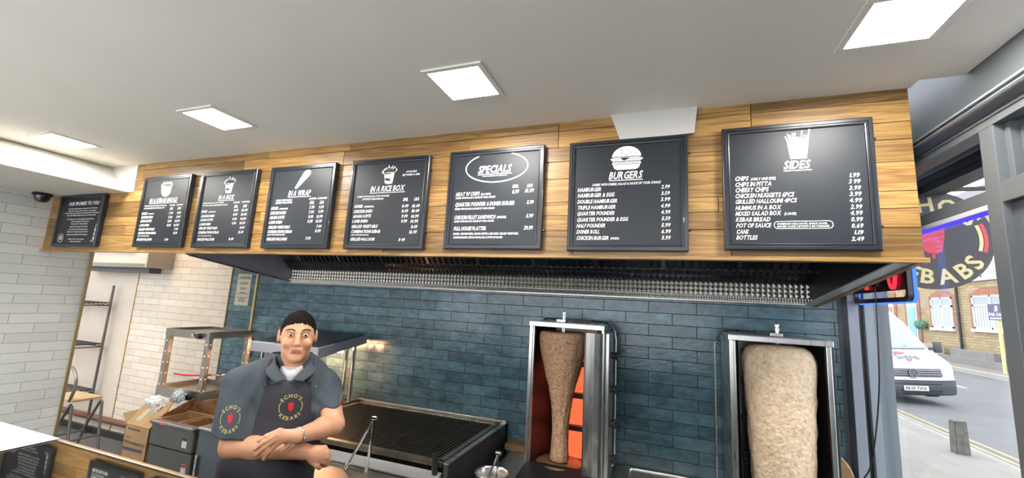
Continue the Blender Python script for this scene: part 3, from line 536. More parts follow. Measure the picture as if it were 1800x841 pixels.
# ---- chargrill
g = thing('chargrill', 'wide stainless steel chargrill with black ribbed grate against the blue tiles', 'grill', (-1.74, 2.55, 0))
gx0, gx1, gy0, gy1, gz = -2.40, -1.075, 2.13, 3.02, .935
b = BM()
for x in np.arange(gx0+.07, gx1-.09, .0235): box(b, x, x+.012, gy0+.05, gy1-.06, gz-.018, gz-.003, .003)
for y in (gy0+.25, gy0+.55): box(b, gx0+.05, gx1-.08, y, y+.012, gz-.026, gz-.018)
obj('grate', b, mat('grate_iron', (.022, .018, .015), .42, .4, noise_amt=.5, noise_scale=14), g)
b = BM(); box(b, gx0+.02, gx1-.05, gy0+.02, gy0+.055, gz-.03, gz, .004); box(b, gx0+.02, gx1-.05, gy1-.06, gy1-.03, gz-.03, gz, .004); box(b, gx0+.02, gx0+.06, gy0+.03, gy1-.03, gz-.03, gz, .004); box(b, gx1-.085, gx1-.05, gy0+.03, gy1-.03, gz-.03, gz, .004)
obj('grate_surround', b, mat('burnt_steel', (.21, .18, .14), .35, .9, noise_amt=.35, noise_scale=10), g)
b = BM(); box(b, gx0+.03, gx1-.05, gy0+.03, gy1-.03, .80, .86); obj('burner_tray', b, black_iron, g)
b = BM(); box(b, gx0, gx0+.012, gy0-.02, gy1+.02, .42, gz+.01, .003); obj('side_panel', b, steel_dark, g)
b = BM(); box(b, gx1-.03, gx1, gy0+.0, gy1+.02, .42, gz+.002, .004); obj('side_panel', b, mat('side_steel', (.09, .095, .105), .4, .8, noise_amt=.15), g)
b = BM(); box(b, gx1-.032, gx1+.002, gy0-.002, gy1+.02, gz+.0, gz+.006, .002); obj('side_capping', b, steel, g)
b = BM(); box(b, gx0, gx1, gy1-.02, gy1+.02, .42, gz+.02, .003); obj('back_panel', b, steel, g)
b = BM(); hexa(b, [(gx0, gy0-.055, .856), (gx1-.04, gy0-.055, .856), (gx1-.04, gy0+.01, .862), (gx0, gy0+.01, .862), (gx0, gy0-.055, .862), (gx1-.04, gy0-.055, .862), (gx1-.04, gy0+.01, .887), (gx0, gy0+.01, .887)]); obj('front_ledge', b, mat('bright_steel', (.75, .76, .76), .35, .9), g)
b = BM(); box(b, gx0, gx1, gy0-.03, gy0-.005, .42, .862); obj('front_panel', b, steel, g)
b = BM(); box(b, gx0+.2, gx1, gy0-.30, gy0-.055, .835, .85, .004); box(b, gx0+.2, gx1, gy0-.30, gy0-.28, .78, .835, .003); obj('drip_shelf', b, mat('shelf_steel', (.26, .24, .22), .42, .9, noise_amt=.2), g)
b = BM(); cyl(b, (gx1-.075, gy0-.005, .885), (gx1-.075, gy0-.015, .985), .017, .014, 14); obj('lever_handle', b, black_pl, g, True)
for x in (gx0+.05, gx1-.06):
    for y in (gy0+.05, gy1-.05): b = BM(); cyl(b, (x, y, 0), (x, y, .43), .025, seg=12); obj('leg', b, steel, g)

# ---- tongs standing with their ends down
def tongs(apex, feet, label):
    t = thing('kitchen_tongs', label, 'tongs', (apex[0], apex[1], feet[0][2]), 0, 'steel tongs standing on end')
    for e in feet:
        b = BM(); d = Vector(e)-Vector(apex); P = [Vector(apex)+d*q for q in (0, .08, .3, .6, .85, .93, 1)]
        tube(b, P, .008, 8, (1.2, .7)); cyl(b, P[-3], P[-1], .008, .013, 10); obj('arm', b, chrome, t, True)
    b = BM(); cyl(b, (apex[0]-.014, apex[1], apex[2]+.002), (apex[0]+.014, apex[1], apex[2]+.002), .012, seg=12); obj('hinge', b, chrome, t, True)
tongs((-1.485, 2.02, 1.14), ((-1.655, 2.03, .852), (-1.525, 2.045, .852)), 'long steel tongs standing open in front of the chargrill')
# ---- bowl and second tongs
t = thing('steel_bowl', 'round stainless steel bowl between the grill and the left kebab machine', 'bowl', (-.868, 2.24, .785))
b = BM(); lathe(b, [(0, .787), (.045, .787), (.07, .81), (.082, .86), (.086, .893), (.092, .898), (.088, .901), (.081, .893), (.077, .86), (.066, .818), (.043, .795), (0, .794)], (-.868, 2.24, 0), 40); obj('bowl', b, steel, t, True)
tongs((-.835, 2.24, 1.0), ((-.915, 2.24, .803), (-.845, 2.25, .803)), 'short steel tongs standing in the steel bowl')
b = BM(); box(b, -1.05, -.83, 2.93, 3.04, .785, .83, .004); tag(obj('wooden_block', b, mat('worn_wood', (.20, .115, .05), .6, noise_amt=.3, noise_scale=6, stretch=(1, 1, 8))), 'brown wooden block on the worktop between grill and left kebab machine', 'wooden block')

# ---- kebab machines
fin = mat('machine_steel', (.58, .58, .57), .28, 1.0, noise_amt=.05, noise_scale=4, bump=.015, bump_scale=50, stretch=(14, 14, 1))
inner_damped = mat('glow_damped_steel', (.035, .03, .034), .45, .6)  # left reflector of the lit machine, darkened to hold down reflected burner glow
inner_dark = mat('inner_dark_steel', (.10, .095, .095), .3, .9, noise_amt=.2)
def burner_mat():
    m = bpy.data.materials.new('burner_glow'); m.use_nodes = True; nt = m.node_tree; bb = nt.nodes['Principled BSDF']
    tc = node(nt, 'ShaderNodeTexCoord'); v = node(nt, 'ShaderNodeTexVoronoi'); v.inputs['Scale'].default_value = 190; nt.links.new(tc.outputs['Object'], v.inputs['Vector'])
    cr = node(nt, 'ShaderNodeValToRGB'); cr.color_ramp.elements[0].color = (.42, .035, .012, 1); cr.color_ramp.elements[1].color = (1, .13, .045, 1); cr.color_ramp.elements[1].position = .5
    nt.links.new(v.outputs['Distance'], cr.inputs[0]); nt.links.new(cr.outputs[0], bb.inputs['Emission Color']); bb.inputs['Emission Strength'].default_value = .8; bb.inputs['Base Color'].default_value = (.3, .06, .03, 1); return m
burner_glow = burner_mat()
def kebab_machine(x0, x1, label, lit, mirror):
    yf, yb, z0, z1 = 2.60, 2.94, .785, 1.695
    cx = (x0+x1)/2; t = thing('kebab_machine', label, 'kebab machine', (cx, 2.75, z0), 0, 'upright kebab grills on the worktop')
    b = BM(); box(b, x0+.02, x1-.02, yb-.02, yb, z0, z1, .003); obj('back_panel', b, steel_dark, t)
    for s, xa in ((-1, x0), (1, x1)):
        b = BM(); xi = xa-s*.016; box(b, min(xa, xi), max(xa, xi), yf+.01, yb, z0, z1, .003); obj('side_panel', b, fin, t)
        b = BM(); xk = xa-s*.018; xk2 = xa-s*.09; hexa(b, [(xk, yf+.03, z0+.04), (xk2, yb-.03, z0+.04), (xk2+s*.006, yb-.03, z0+.04), (xk+s*.002, yf+.05, z0+.04), (xk, yf+.03, z1-.03), (xk2, yb-.03, z1-.03), (xk2+s*.006, yb-.03, z1-.03), (xk+s*.002, yf+.05, z1-.03)])
        obj('inner_reflector', b, inner_damped if (lit and s < 0) else inner_dark, t)
    # front stiles
    b = BM(); box(b, x0, x0+.022, yf-.012, yf+.02, z0, z1, .003); box(b, x0+.022, x0+.032, yf-.006, yf+.02, z0, z1-.03, .002); obj('door_stile', b, fin, t)
    if lit:
        b = BM(); prof = [(x1-.112, yf-.03), (x1-.100, yf-.042), (x1-.075, yf-.036), (x1-.05, yf-.045), (x1-.02, yf-.03), (x1-.008, yf), (x1-.02, yf+.01), (x1-.05, yf-.03), (x1-.1, yf-.03)]
        prism(b, prof, lambda u, v, w: (u, v, z0+.03+w), z1-z0-.075); obj('wing_door', b, fin, t)
    else:
        b = BM(); box(b, x1-.03, x1-.008, yf-.012, yf+.02, z0, z1, .003); obj('door_stile', b, fin, t)
    b = BM(); box(b, x1+.001, x1+.026, yf+.06, yb-.02, z0, z1-.045, .005); obj('control_side', b, fin if lit else black_pl, t)
    b = BM(); box(b, x0-.004, x1+.004, yf-.014, yf+.012, z1-.028, z1+.002, .003); box(b, x0, x1, yf+.01, yb, z1-.003, z1+.004, .002); obj('top_rail', b, fin, t)
    for i in range(4):
        zc = 1.505-.205*i
        b = BM(); cyl(b, (x1+.024, 2.80, zc), (x1+.05, 2.80, zc), .021, seg=14)
        for k in range(6): a = 2*PI*k/6; cyl(b, (x1+.04, 2.80+.016*math.cos(a), zc+.020*math.sin(a)), (x1+.062, 2.80+.017*math.cos(a), zc+.017*math.sin(a)), .009, seg=8)
        cyl(b, (x1+.05, 2.80, zc), (x1+.07, 2.80, zc), .008, .006, 10); obj('gas_knob', b, mat('knob_black', (.02, .02, .022), .45), t, True)
    # burners on the back
    for i in range(4):
        zb = z1-.09-.205*i; b = BM(); box(b, x0+(.17 if lit else .1), x1-.10, yb-.05, yb-.022, zb-.162, zb, .004)
        o = obj('burner', b, burner_glow if lit else inner_dark, t)
        b = BM(); box(b, x0+(.165 if lit else .095), x1-.095, yb-.062, yb-.022, zb-.2, zb-.166, .003); obj('burner_shield', b, inner_dark, o)
        b = BM(); cyl(b, (x1-.128, yb-.054, zb-.08), (x1-.128, yb-.05, zb-.08), .012, seg=14); obj('burner_ring', b, mat('burner_ring', (.25, .03, .02), .5), o)
    # carrying loops at both sides: bent flat bar
    for s, xa in ((-1, x0), (1, x1)):
        if not lit and s > 0: continue
        P = smooth_pts([(cx+s*.05, 2.86, z1+.012), (xa-s*.06, 2.88, z1+.016), (xa+s*.0, 2.89, z1-.002), (xa+s*.036, 2.90, z1-.07), (xa+s*.04, 2.90, z1-.2), (xa+s*.04, 2.90, z0+.2), (xa+s*.038, 2.90, z0+.06), (xa+s*.012, 2.90, z0+.02)], 5)
        b = BM(); tube(b, P, .012, 10, (1.25, .6)); obj('carrying_bar', b, fin, t, True)
    # spit and its top bearing
    mx = cx + (-.038 if lit else .015); my = 2.70
    b = BM(); cyl(b, (mx, my, z0+.03), (mx, my, z1+.03), .006, seg=10); box(b, mx-.009, mx+.009, my-.005, my+.005, z1-.08, z1+.03); obj('spit', b, steel, t)
    b = BM(); box(b, mx-.04, mx+.02, my-.04, my+.03, z1+.004, z1+.022, .003); obj('bearing_block', b, steel, t)
    b = BM(); lathe(b, [(0, z1+.02), (.010, z1+.02), (.010, z1+.035), (.014, z1+.037), (.014, z1+.046), (.008, z1+.048), (.008, z1+.054), (.013, z1+.056), (.013, z1+.068), (.004, z1+.072), (0, z1+.072)], (mx, my, 0), 16); obj('spit_knob', b, chrome, t, True)
    b = BM(); box(b, mx-.10, mx-.042, my-.02, my+.0, z1+.01, z1+.03, .004) if not lit else box(b, mx+.03, mx+.15, my+.12, my+.14, z1+.006, z1+.016, .003); obj('latch', b, black_pl, t)
    b = BM(); hexa(b, [(x0+.01, yf-.30, z0+.001), (x1-.03, yf-.30, z0+.001), (x1-.03, yf+.02, z0+.001), (x0+.01, yf+.02, z0+.001), (x0+.01, yf-.30, z0+.03), (x1-.03, yf-.30, z0+.03), (x1-.03, yf+.02, z0+.075), (x0+.01, yf+.02, z0+.075)]); obj('drip_tray', b, mat('tray_black', (.008, .008, .009), .55, spec=.2), t)
    b = BM(); lathe(b, [(0, z0+.062), (.135, z0+.062), (.142, z0+.066), (.135, z0+.070), (0, z0+.070)], (mx, my, 0), 40); obj('spit_plate', b, mat('greasy_plate', (.33, .22, .11), .25, .6), t, True)
    return mx, my
m1 = kebab_machine(-.80, -.335, 'left steel kebab machine with glowing orange burners behind a narrow cone of meat', True, False)
m2 = kebab_machine(.335, .805, 'right steel kebab machine, burners off, around the thick pale cylinder of meat', False, True)
def meat(name, prof, c, m, label, amp, seed):
    def disp(t, z):
        p = Vector((math.cos(t)*3, math.sin(t)*3, z*9+seed)); q = Vector((math.cos(t)*9, math.sin(t)*9, z*30+seed))
        return amp*(noise.noise(p)*1.0+noise.noise(q)*.55+noise.noise(q*3)*.3)
    P = []
    for (r0, z0), (r1, z1) in zip(prof, prof[1:]):
        n = max(1, int(math.hypot(r1-r0, z1-z0)/.007))
        P += [(r0+(r1-r0)*i/n, z0+(z1-z0)*i/n) for i in range(n)]
    P.append(prof[-1])
    # soften the polyline
    for _ in range(6): P = [P[0]]+[((P[i-1][0]+2*P[i][0]+P[i+1][0])/4, (P[i-1][1]+2*P[i][1]+P[i+1][1])/4) for i in range(1, len(P)-1)]+[P[-1]]
    b = BM(); lathe(b, P, (c[0], c[1], 0), 128, disp); return tag(obj(name, b, m, None, True, sharp=0), label, 'kebab meat')
doner = meat('doner_meat', [(0, .858), (.058, .858), (.057, .90), (.051, .96), (.050, 1.03), (.053, 1.10), (.059, 1.16), (.068, 1.22), (.080, 1.27), (.090, 1.32), (.105, 1.37), (.121, 1.43), (.137, 1.49), (.148, 1.55), (.154, 1.60), (.153, 1.628), (.135, 1.640), (0, 1.634)], m1, meat_mat('doner_brown', (.20, .09, .04), (.47, .27, .155), (.62, .42, .27), .7, 70), 'brown carved cone of doner meat, wide at the top, in the left kebab machine', .004, 1.0)
shish = meat('chicken_doner_meat', [(0, .858), (.135, .858), (.141, .93), (.146, 1.03), (.152, 1.14), (.158, 1.25), (.163, 1.36), (.168, 1.46), (.174, 1.53), (.173, 1.58), (.160, 1.622), (.13, 1.648), (.06, 1.658), (0, 1.658)], m2, meat_mat('doner_pale', (.52, .34, .21), (.74, .56, .38), (.84, .68, .50), .7, 48), 'thick pale uncooked cylinder of doner meat in the right kebab machine', .006, 5.0)

# ---- chrome tray between the machines, chopping board behind
t = thing('roasting_tray', 'steel tray with a rolled chrome rim between the two kebab machines', 'tray', (.02, 2.3, .785))
b = BM(); box(b, -.16, .22, 2.16, 2.42, .787, .79); box(b, -.165, -.16, 2.16, 2.42, .787, .975); box(b, .22, .225, 2.16, 2.42, .787, .975); box(b, -.165, .225, 2.42, 2.425, .787, .975); box(b, -.165, .225, 2.155, 2.16, .787, .975); obj('pan', b, steel, t)
b = BM(); R_ = []
for qx, qy, s0 in ((.20, 2.40, 0), (-.14, 2.40, PI/2), (-.14, 2.18, PI), (.20, 2.18, 1.5*PI)): R_ += [(qx+.03*math.cos(s0+PI/2*i/5), qy+.03*math.sin(s0+PI/2*i/5), .98) for i in range(6)]
tube(b, R_+[R_[0]], .007, 8); obj('rim', b, chrome, t, True)
b = BM(); cyl(b, (.83, 3.0, .93), (.845, 3.035, .93), .155, seg=48); tag(obj('chopping_board', b, mat('board_wood', (.48, .30, .14), .5, noise_amt=.2, noise_scale=5, stretch=(1, 1, 9))), 'round wooden chopping board leaning against the tiles behind the right kebab machine', 'chopping board')

# ---- chip scuttle with heated canopy
t = thing('chip_scuttle', 'stainless chip scuttle with a sloping heat-lamp canopy on chrome posts behind the man', 'chip scuttle', (-2.7, 2.72, .785))
cxa, cxb, cya, cyb = -3.02, -2.345, 2.45, 2.98; za, zb = 1.405, 1.475
b = BM(); hexa(b, [(cxa, cya, za-.075), (cxb, cya, za-.075), (cxb, cyb, zb-.07), (cxa, cyb, zb-.07), (cxa, cya, za-.0), (cxb, cya, za-.0), (cxb, cyb, zb), (cxa, cyb, zb)]);
bmesh.ops.bevel(b, geom=b.edges[:], offset=.004, segments=1, affect='EDGES'); obj('canopy', b, mat('canopy_grey', (.34, .34, .38), .35, .35), t)
b = BM(); hexa(b, [(cxa+.03, cya+.03, za+.002), (cxb-.02, cya+.02, za+.002), (cxb-.02, cyb-.02, zb), (cxa+.03, cyb-.02, zb), (cxa+.03, cya+.03, za+.008), (cxb-.02, cya+.02, za+.008), (cxb-.02, cyb-.02, zb+.006), (cxa+.03, cyb-.02, zb+.006)]); obj('canopy_lid', b, mat('lid_dark', (.035, .035, .038), .35), t)
for x, y in ((-2.425, 2.93), (-2.425, 2.52), (-2.50, 2.93), (-2.95, 2.52), (-2.95, 2.93), (-2.50, 2.52)):
    b = BM(); cyl(b, (x, y, .90), (x, y, za-.03), .017, seg=16); obj('post', b, chrome, t, True)
b = BM(); box(b, cxa, -2.405, cya, cyb, .62, .88, .004); box(b, cxa, -2.405, cya, cya+.02, .88, .95, .002); box(b, cxa, -2.405, cyb-.02, cyb, .88, .95, .002); box(b, cxa, cxa+.02, cya+.02, cyb-.02, .88, .95, .002); obj('tray_body', b, steel, t)
for x in (cxa+.05, cxb-.08):
    for y in (cya+.04, cyb-.04): b = BM(); cyl(b, (x, y, 0), (x, y, .62), .02, seg=12); obj('leg', b, steel, t)
lamp_glow = glow('heat_lamp_glow', (1, .50, .24), 62)
b = BM(); cyl(b, (-2.92, 2.80, 1.358), (-2.44, 2.80, 1.352), .020, seg=12); obj('heat_lamp', b, lamp_glow, t, True)
b = BM(); hexa(b, [(-2.62, 2.70, .881), (-2.60, 2.70, .881), (-2.55, 2.74, .881), (-2.57, 2.74, .881), (-2.50, 2.66, 1.24), (-2.48, 2.66, 1.24), (-2.36, 2.74, 1.20), (-2.38, 2.74, 1.20)]); tag(obj('paper_chip_sleeve', b, mat('paper_white', (.75, .68, .60), .7)), 'white card chip sleeve standing under the heat-lamp canopy', 'paper sleeve')

# ---- heated rack (open frame with drilled posts)
t = thing('heated_rack', 'open stainless heated display rack with drilled posts in front of the cream tiles', 'heated rack', (-3.45, 2.43, .80))
rx0, rx1, ry0, ry1 = -3.71, -3.215, 2.28, 2.60
def post(x, y, z0, z1):
    b = BM(); box(b, x-.022, x+.022, y-.016, y+.016, z0, z1, .002); o = obj('post', b, mat('rack_post', (.34, .30, .27), .35, .9, noise_amt=.15), t)
    b = BM()
    for k in range(5):
        zc = 1.37-.083*k; cyl(b, (x, y-.0175, zc), (x, y-.0155, zc), .0065, seg=10); cyl(b, (x+.0215, y, zc), (x+.0235, y, zc), .0065, seg=10)
    obj('holes', b, white_vinyl if x < -3.5 or True else black_pl, o)
post(rx0+.022, ry0, .78, 1.45); post(rx1-.022, ry0, .78, 1.45); post(rx0+.022, ry1, .78, 1.45); post(rx1-.022, ry1, .78, 1.45)
for z0_, z1_ in ((1.405, 1.465), (.955, 1.03)):
    b = BM(); box(b, rx0, rx1, ry0-.02, ry0-.012, z0_, z1_, .001); box(b, rx0, rx1, ry1+.012, ry1+.02, z0_, z1_, .001); box(b, rx0-.002, rx0+.004, ry0-.02, ry1+.02, z0_, z1_, .001); box(b, rx1-.004, rx1+.003, ry0-.02, ry1+.02, z0_+.01, z1_, .001); box(b, rx0+.004, rx1-.004, ry0-.012, ry1+.012, z0_+.035, z0_+.042)
    o = obj('heated_shelf', b, mat('rack_steel', (.36, .33, .30), .3, .95, noise_amt=.12), t)
    zc = (z0_+z1_)/2
    b = BM(); cyl(b, (rx1-.15, ry0-.02, zc), (rx1-.15, ry0-.045, zc), .015, .012, 14); obj('steel_knob', b, chrome, o, True)
    b = BM(); cyl(b, (rx1-.09, ry0-.02, zc-.004), (rx1-.09, ry0-.05, zc-.004), .021, .018, 18); obj('black_knob', b, black_pl, o, True)
b = BM(); box(b, rx0-.02, rx1+.01, ry0-.02, ry1+.03, .76, .78, .002); box(b, rx0-.02, rx1+.01, ry1-.02, ry1+.03, 0, .76); obj('stand', b, steel_dark, t)
b = BM(); tube(b, smooth_pts([(-3.22, 2.62, 1.42), (-3.24, 2.66, 1.30), (-3.34, 2.66, 1.15), (-3.45, 2.64, 1.0), (-3.48, 2.62, .80)], 5), .006, 8); obj('power_cable', b, black_pl, t, True)

# ---- fryer
fry_grey = mat('fryer_grey', (.125, .128, .13), .42, .6, noise_amt=.06)
t = thing('deep_fryer', 'grey twin-tank deep fryer with warning stickers to the left of the man', 'deep fryer', (-3.04, 2.4, 0))
fx0, fx1, fy0, fy1, fz = -3.25, -2.83, 2.0, 2.22, .90
b = BM(); box(b, fx0, fx1, fy0, fy1, .10, .735, .006); obj('lower_cabinet', b, fry_grey, t)
b = BM(); box(b, fx0, fx1, fy0-.008, fy0+.02, .742, fz-.02, .008); obj('upper_front', b, fry_grey, t)
b = BM(); box(b, fx0-.005, fx1+.005, fy0-.025, fy0+.03, fz-.022, fz, .009); obj('front_roll', b, mat('fryer_roll', (.17, .175, .175), .35, .6), t)
oil = mat('fryer_oil', (.16, .085, .03), .12)
b = BM(); box(b, fx0, fx1, fy0+.02, fy1, .742, fz-.07); obj('oil', b, oil, t)
b = BM()
for x in (fx0, (fx0+fx1)/2-.012, fx1-.02): box(b, x, x+.02, fy0+.03, fy1, fz-.07, fz, .003)
box(b, fx0, fx1, fy1-.015, fy1+.0, fz-.07, fz+.01, .002); obj('tank_edge', b, mat('greasy_steel', (.46, .30, .15), .3, .7), t)
b = BM(); hexa(b, [(fx0-.03, fy0+.05, fz-.01), (fx0-.018, fy0+.05, fz-.01), (fx0-.018, fy1+.05, fz-.01), (fx0-.03, fy1+.05, fz-.01), (fx0-.03, fy0+.05, fz+.0), (fx0-.018, fy0+.05, fz+.0), (fx0-.018, fy1+.05, fz+.085), (fx0-.03, fy1+.05, fz+.085)])
hexa(b, [(fx0-.03, fy1+.03, fz-.01), (fx1-.1, fy1+.03, fz-.01), (fx1-.1, fy1+.045, fz-.01), (fx0-.03, fy1+.045, fz-.01), (fx0-.03, fy1+.03, fz+.05), (fx1-.1, fy1+.03, fz+.13), (fx1-.1, fy1+.045, fz+.13), (fx0-.03, fy1+.045, fz+.05)])
obj('splash_guard', b, mat('rusty_guard', (.22, .10, .045), .5, .5, noise_amt=.4, noise_scale=30), t)
for (x, z) in ((fx1-.075, .80), (fx1-.06, .64)):
    b = BM(); yy = fy0-.0095 if z > .74 else fy0-.0015; box(b, x-.022, x+.022, yy, yy+.001, z-.03, z+.03); o = obj('warning_sticker', b, mat('sticker_white', (.7, .7, .72), .5), t)
    b = BM(); box(b, x-.022, x+.022, yy-.001, yy, z+.012, z+.03); obj('sticker_band', b, red_pl if z < .7 else black_pl, o)
b = BM(); hexa(b, [(fx1+.001, fy0+.02, .55), (fx1+.012, fy0+.02, .55), (fx1+.012, fy1, .55), (fx1+.001, fy1, .55), (fx1+.001, fy0+.02, fz-.03), (fx1+.012, fy0+.02, fz-.03), (fx1+.012, fy1, fz-.01), (fx1+.001, fy1, fz-.01)]); obj('side_panel', b, mat('side_copper_lit', (.42, .25, .15), .3, .8), t)  # copper tint puts the warm light in this gap into the colour
b = BM(); box(b, fx0+.05, fx1-.03, fy1+.06, fy1+.30, .10, .84, .005); cyl(b, (fx0+.10, fy1+.29, .84), (fx0+.10, fy1+.29, 1.15), .008, seg=8); cyl(b, (fx1-.06, fy1+.29, .84), (fx1-.06, fy1+.29, 1.15), .008, seg=8); cyl(b, (fx0+.08, fy1+.29, 1.15), (fx1-.04, fy1+.29, 1.15), .006, seg=8); obj('basket_rail', b, steel_dark, t)
for x in (fx0+.04, fx1-.04): b = BM(); cyl(b, (x, fy0+.06, 0), (x, fy0+.06, .1), .02, seg=12); obj('foot', b, steel, t)
# second appliance right of it, mostly behind the man
t = thing('steel_cabinet', 'blue-grey steel cabinet between the fryer and the man', 'cabinet', (-2.5, 2.2, 0))
b = BM(); box(b, -2.80, -2.43, 2.0, 2.40, .08, .90, .006); obj('body', b, mat('blue_grey_steel', (.10, .125, .15), .4, .4), t)
b = BM(); box(b, -2.802, -2.428, 1.99, 2.40, .90, .915, .004); obj('top', b, steel, t)
b = BM(); box(b, -2.78, -2.76, 1.985, 2.0, .5, .75, .003); obj('handle', b, steel, t)
# fry baskets
def basket(x, y, z, hx, hz, label):
    t = thing('fry_basket', label, 'fry basket', (x, y, z), 0, 'wire fry baskets with red handles'); b = BM(); w, d, h = .075, .09, .12
    for i in range(8):
        u = -w+2*w*i/7; tube(b, [(x+u, y-d, z+h), (x+u, y-d, z), (x+u, y+d, z), (x+u, y+d, z+h)], .0014, 4)
        v = -d+2*d*i/7; tube(b, [(x-w, y+v, z+h), (x-w, y+v, z), (x+w, y+v, z), (x+w, y+v, z+h)], .0014, 4)
    for k in range(6): zz = z+h*k/5; tube(b, [(x-w, y-d, zz), (x+w, y-d, zz), (x+w, y+d, zz), (x-w, y+d, zz), (x-w, y-d, zz)], .0014, 4)
    obj('wire_mesh', b, mat('basket_wire', (.36, .27, .18), .4, .8), t)
    b = BM(); tube(b, [(x-w, y-d, z+h), (x+w, y-d, z+h), (x+w, y+d, z+h), (x-w, y+d, z+h), (x-w, y-d, z+h)], .005, 8); obj('rim', b, mat('copper_rim', (.6, .38, .25), .2, 1.0), t)
    b = BM(); tube(b, smooth_pts([(x-w, y-d, z+h), (x-w-.03, y-d-.02, z+h+.0), (hx, y-d-.04, hz)], 4), .005, 8); o = obj('handle_rod', b, chrome, t, True)
    b = BM(); dx = (x-w-.03)-hx; tube(b, [(hx, y-d-.04, hz), (hx+dx*.35, y-d-.037, hz-.001), (hx+dx*.7, y-d-.03, hz+(z+h-hz)*.6), (hx+dx*.95, y-d-.022, z+h)], .009, 10, (1.2, .8)); obj('red_grip', b, red_pl, o, True)
basket(-3.07, 2.42, 1.03, -3.58, 1.125, 'wire fry basket held high beside the heated rack, long red handle pointing left')
basket(-2.93, 2.11, .775, -3.14, .885, 'wire fry basket lowered in the fryer tank, red handle')

# ---- carton with packaging
t = thing('cardboard_box', 'tall open cardboard box full of packaging beside the grey fryer', 'cardboard box', (-3.40, 2.11, 0))
bx0, bx1, by0, by1, bz = -3.532, -3.275, 2.0, 2.23, .832; b = BM()
for a in ((bx0, bx1, by0, by0+.004), (bx0, bx1, by1-.004, by1), (bx0, bx0+.004, by0, by1), (bx1-.004, bx1, by0, by1)): box(b, *a, .0, bz)
box(b, bx0, bx1, by0, by1, 0, .004); obj('carton', b, card, t)
b = BM(); hexa(b, [(bx0, by0-.001, bz), (bx1, by0-.001, bz), (bx1, by0+.003, bz), (bx0, by0+.003, bz), (bx0+.01, by0+.09, bz+.115), (bx1+.015, by0+.09, bz+.115), (bx1+.015, by0+.094, bz+.115), (bx0+.01, by0+.094, bz+.115)]); o = obj('flap', b, card, t)
b = BM(); hexa(b, [(bx0+.06, by0+.018, bz+.027), (bx0+.11, by0+.018, bz+.027), (bx0+.11, by0+.02, bz+.03), (bx0+.06, by0+.02, bz+.03), (bx0+.08, by0+.07, bz+.092), (bx0+.125, by0+.07, bz+.092), (bx0+.125, by0+.073, bz+.092), (bx0+.08, by0+.073, bz+.092)]); obj('tape_label', b, mat('tape_green', (.42, .42, .30), .4), o)
b = BM(); hexa(b, [(bx0, by0, bz), (bx0+.004, by0, bz), (bx0+.004, by1, bz), (bx0, by1, bz), (bx0-.055, by0, bz+.06), (bx0-.051, by0, bz+.06), (bx0-.051, by1, bz+.075), (bx0-.055, by1, bz+.075)]); obj('flap', b, card, t)
b = BM(); hexa(b, [(bx1+.001, by0+.01, bz), (bx1+.005, by0+.01, bz), (bx1+.005, by1, bz), (bx1+.001, by1, bz), (bx1+.014, by0+.04, bz-.11), (bx1+.018, by0+.04, bz-.11), (bx1+.018, by1, bz-.11), (bx1+.014, by1, bz-.11)]); obj('flap', b, card, t)
f = lambda u, v: (u, by0-.0015, v); ink = mat('carton_ink', (.10, .07, .08), .7)
b = BM(); write(b, 'Performance Fry', bx0+.018, bz-.122, bx1-.025, .020, f, .05)
ribbon(b, [(bx0+.03, bz-.028), (bx1-.09, bz-.028)], .010, f); ribbon(b, [(bx0+.018, bz-.082), (bx0+.08, bz-.082)], .005, f)
for k in range(5): ribbon(b, [(bx0+.08, bz-.215-.013*k), (bx0+.16+.018*(k % 2), bz-.215-.013*k)], .004, f)
obj('print', b, ink, t)
b = BM(); box(b, bx0+.012, bx1-.04, by0-.002, by0-.001, bz-.165, bz-.147); obj('blue_band', b, mat('band_blue', (.06, .06, .16), .6), t)
def crumple(c, r, n, m, label, name, cat):
    b = BM(); bmesh.ops.create_icosphere(b, subdivisions=4, radius=1)
    for v in b.verts:
        p = v.co.copy(); k = 1+.5*abs(noise.noise(p*1.7+Vector((n, 0, 0))))+.35*abs(noise.noise(p*4+Vector((0, n, 0))))-.2; v.co = Vector((c[0]+p.x*r[0]*k, c[1]+p.y*r[1]*k, c[2]+p.z*r[2]*k))
    tag(obj(name, b, m), label, cat, 'crumpled packaging in the open box')
crumple((-3.47, 2.13, .955), (.075, .05, .042), 1, mat('bag_white', (.60, .62, .64), .35, noise_amt=.08), 'white crumpled plastic bag at the left of the open cardboard box', 'plastic_bag', 'plastic bag')
crumple((-3.375, 2.10, .925), (.062, .045, .055), 5, mat('bag_clear', (.46, .42, .38), .25, noise_amt=.2, noise_scale=30), 'creased clear wrapping in the middle of the open cardboard box', 'plastic_wrapping', 'wrapping')
crumple((-3.335, 2.19, 1.005), (.045, .032, .045), 9, mat('paper_bluish', (.46, .51, .56), .4, noise_amt=.2, noise_scale=25), 'bluish crumpled bag standing highest above the open cardboard box', 'plastic_bag', 'plastic bag')
b = BM(); hexa(b, [(-3.42, 2.185, .95), (-3.37, 2.185, .95), (-3.37, 2.19, .95), (-3.42, 2.19, .95), (-3.41, 2.205, 1.05), (-3.36, 2.205, 1.04), (-3.36, 2.21, 1.04), (-3.41, 2.21, 1.05)]); tag(obj('cardboard_scrap', b, card), 'pale brown cardboard scrap sticking up at the back of the open box', 'cardboard scrap')
b = BM(); hexa(b, [(-3.31, 2.08, .90), (-3.25, 2.07, .92), (-3.25, 2.075, .92), (-3.31, 2.085, .90), (-3.30, 2.11, .98), (-3.23, 2.09, .995), (-3.23, 2.095, .995), (-3.30, 2.115, .98)]); tag(obj('cardboard_scrap', b, mat('card_orange', (.48, .22, .08), .7)), 'orange-brown cardboard scrap leaning out on the right of the open box', 'cardboard scrap')

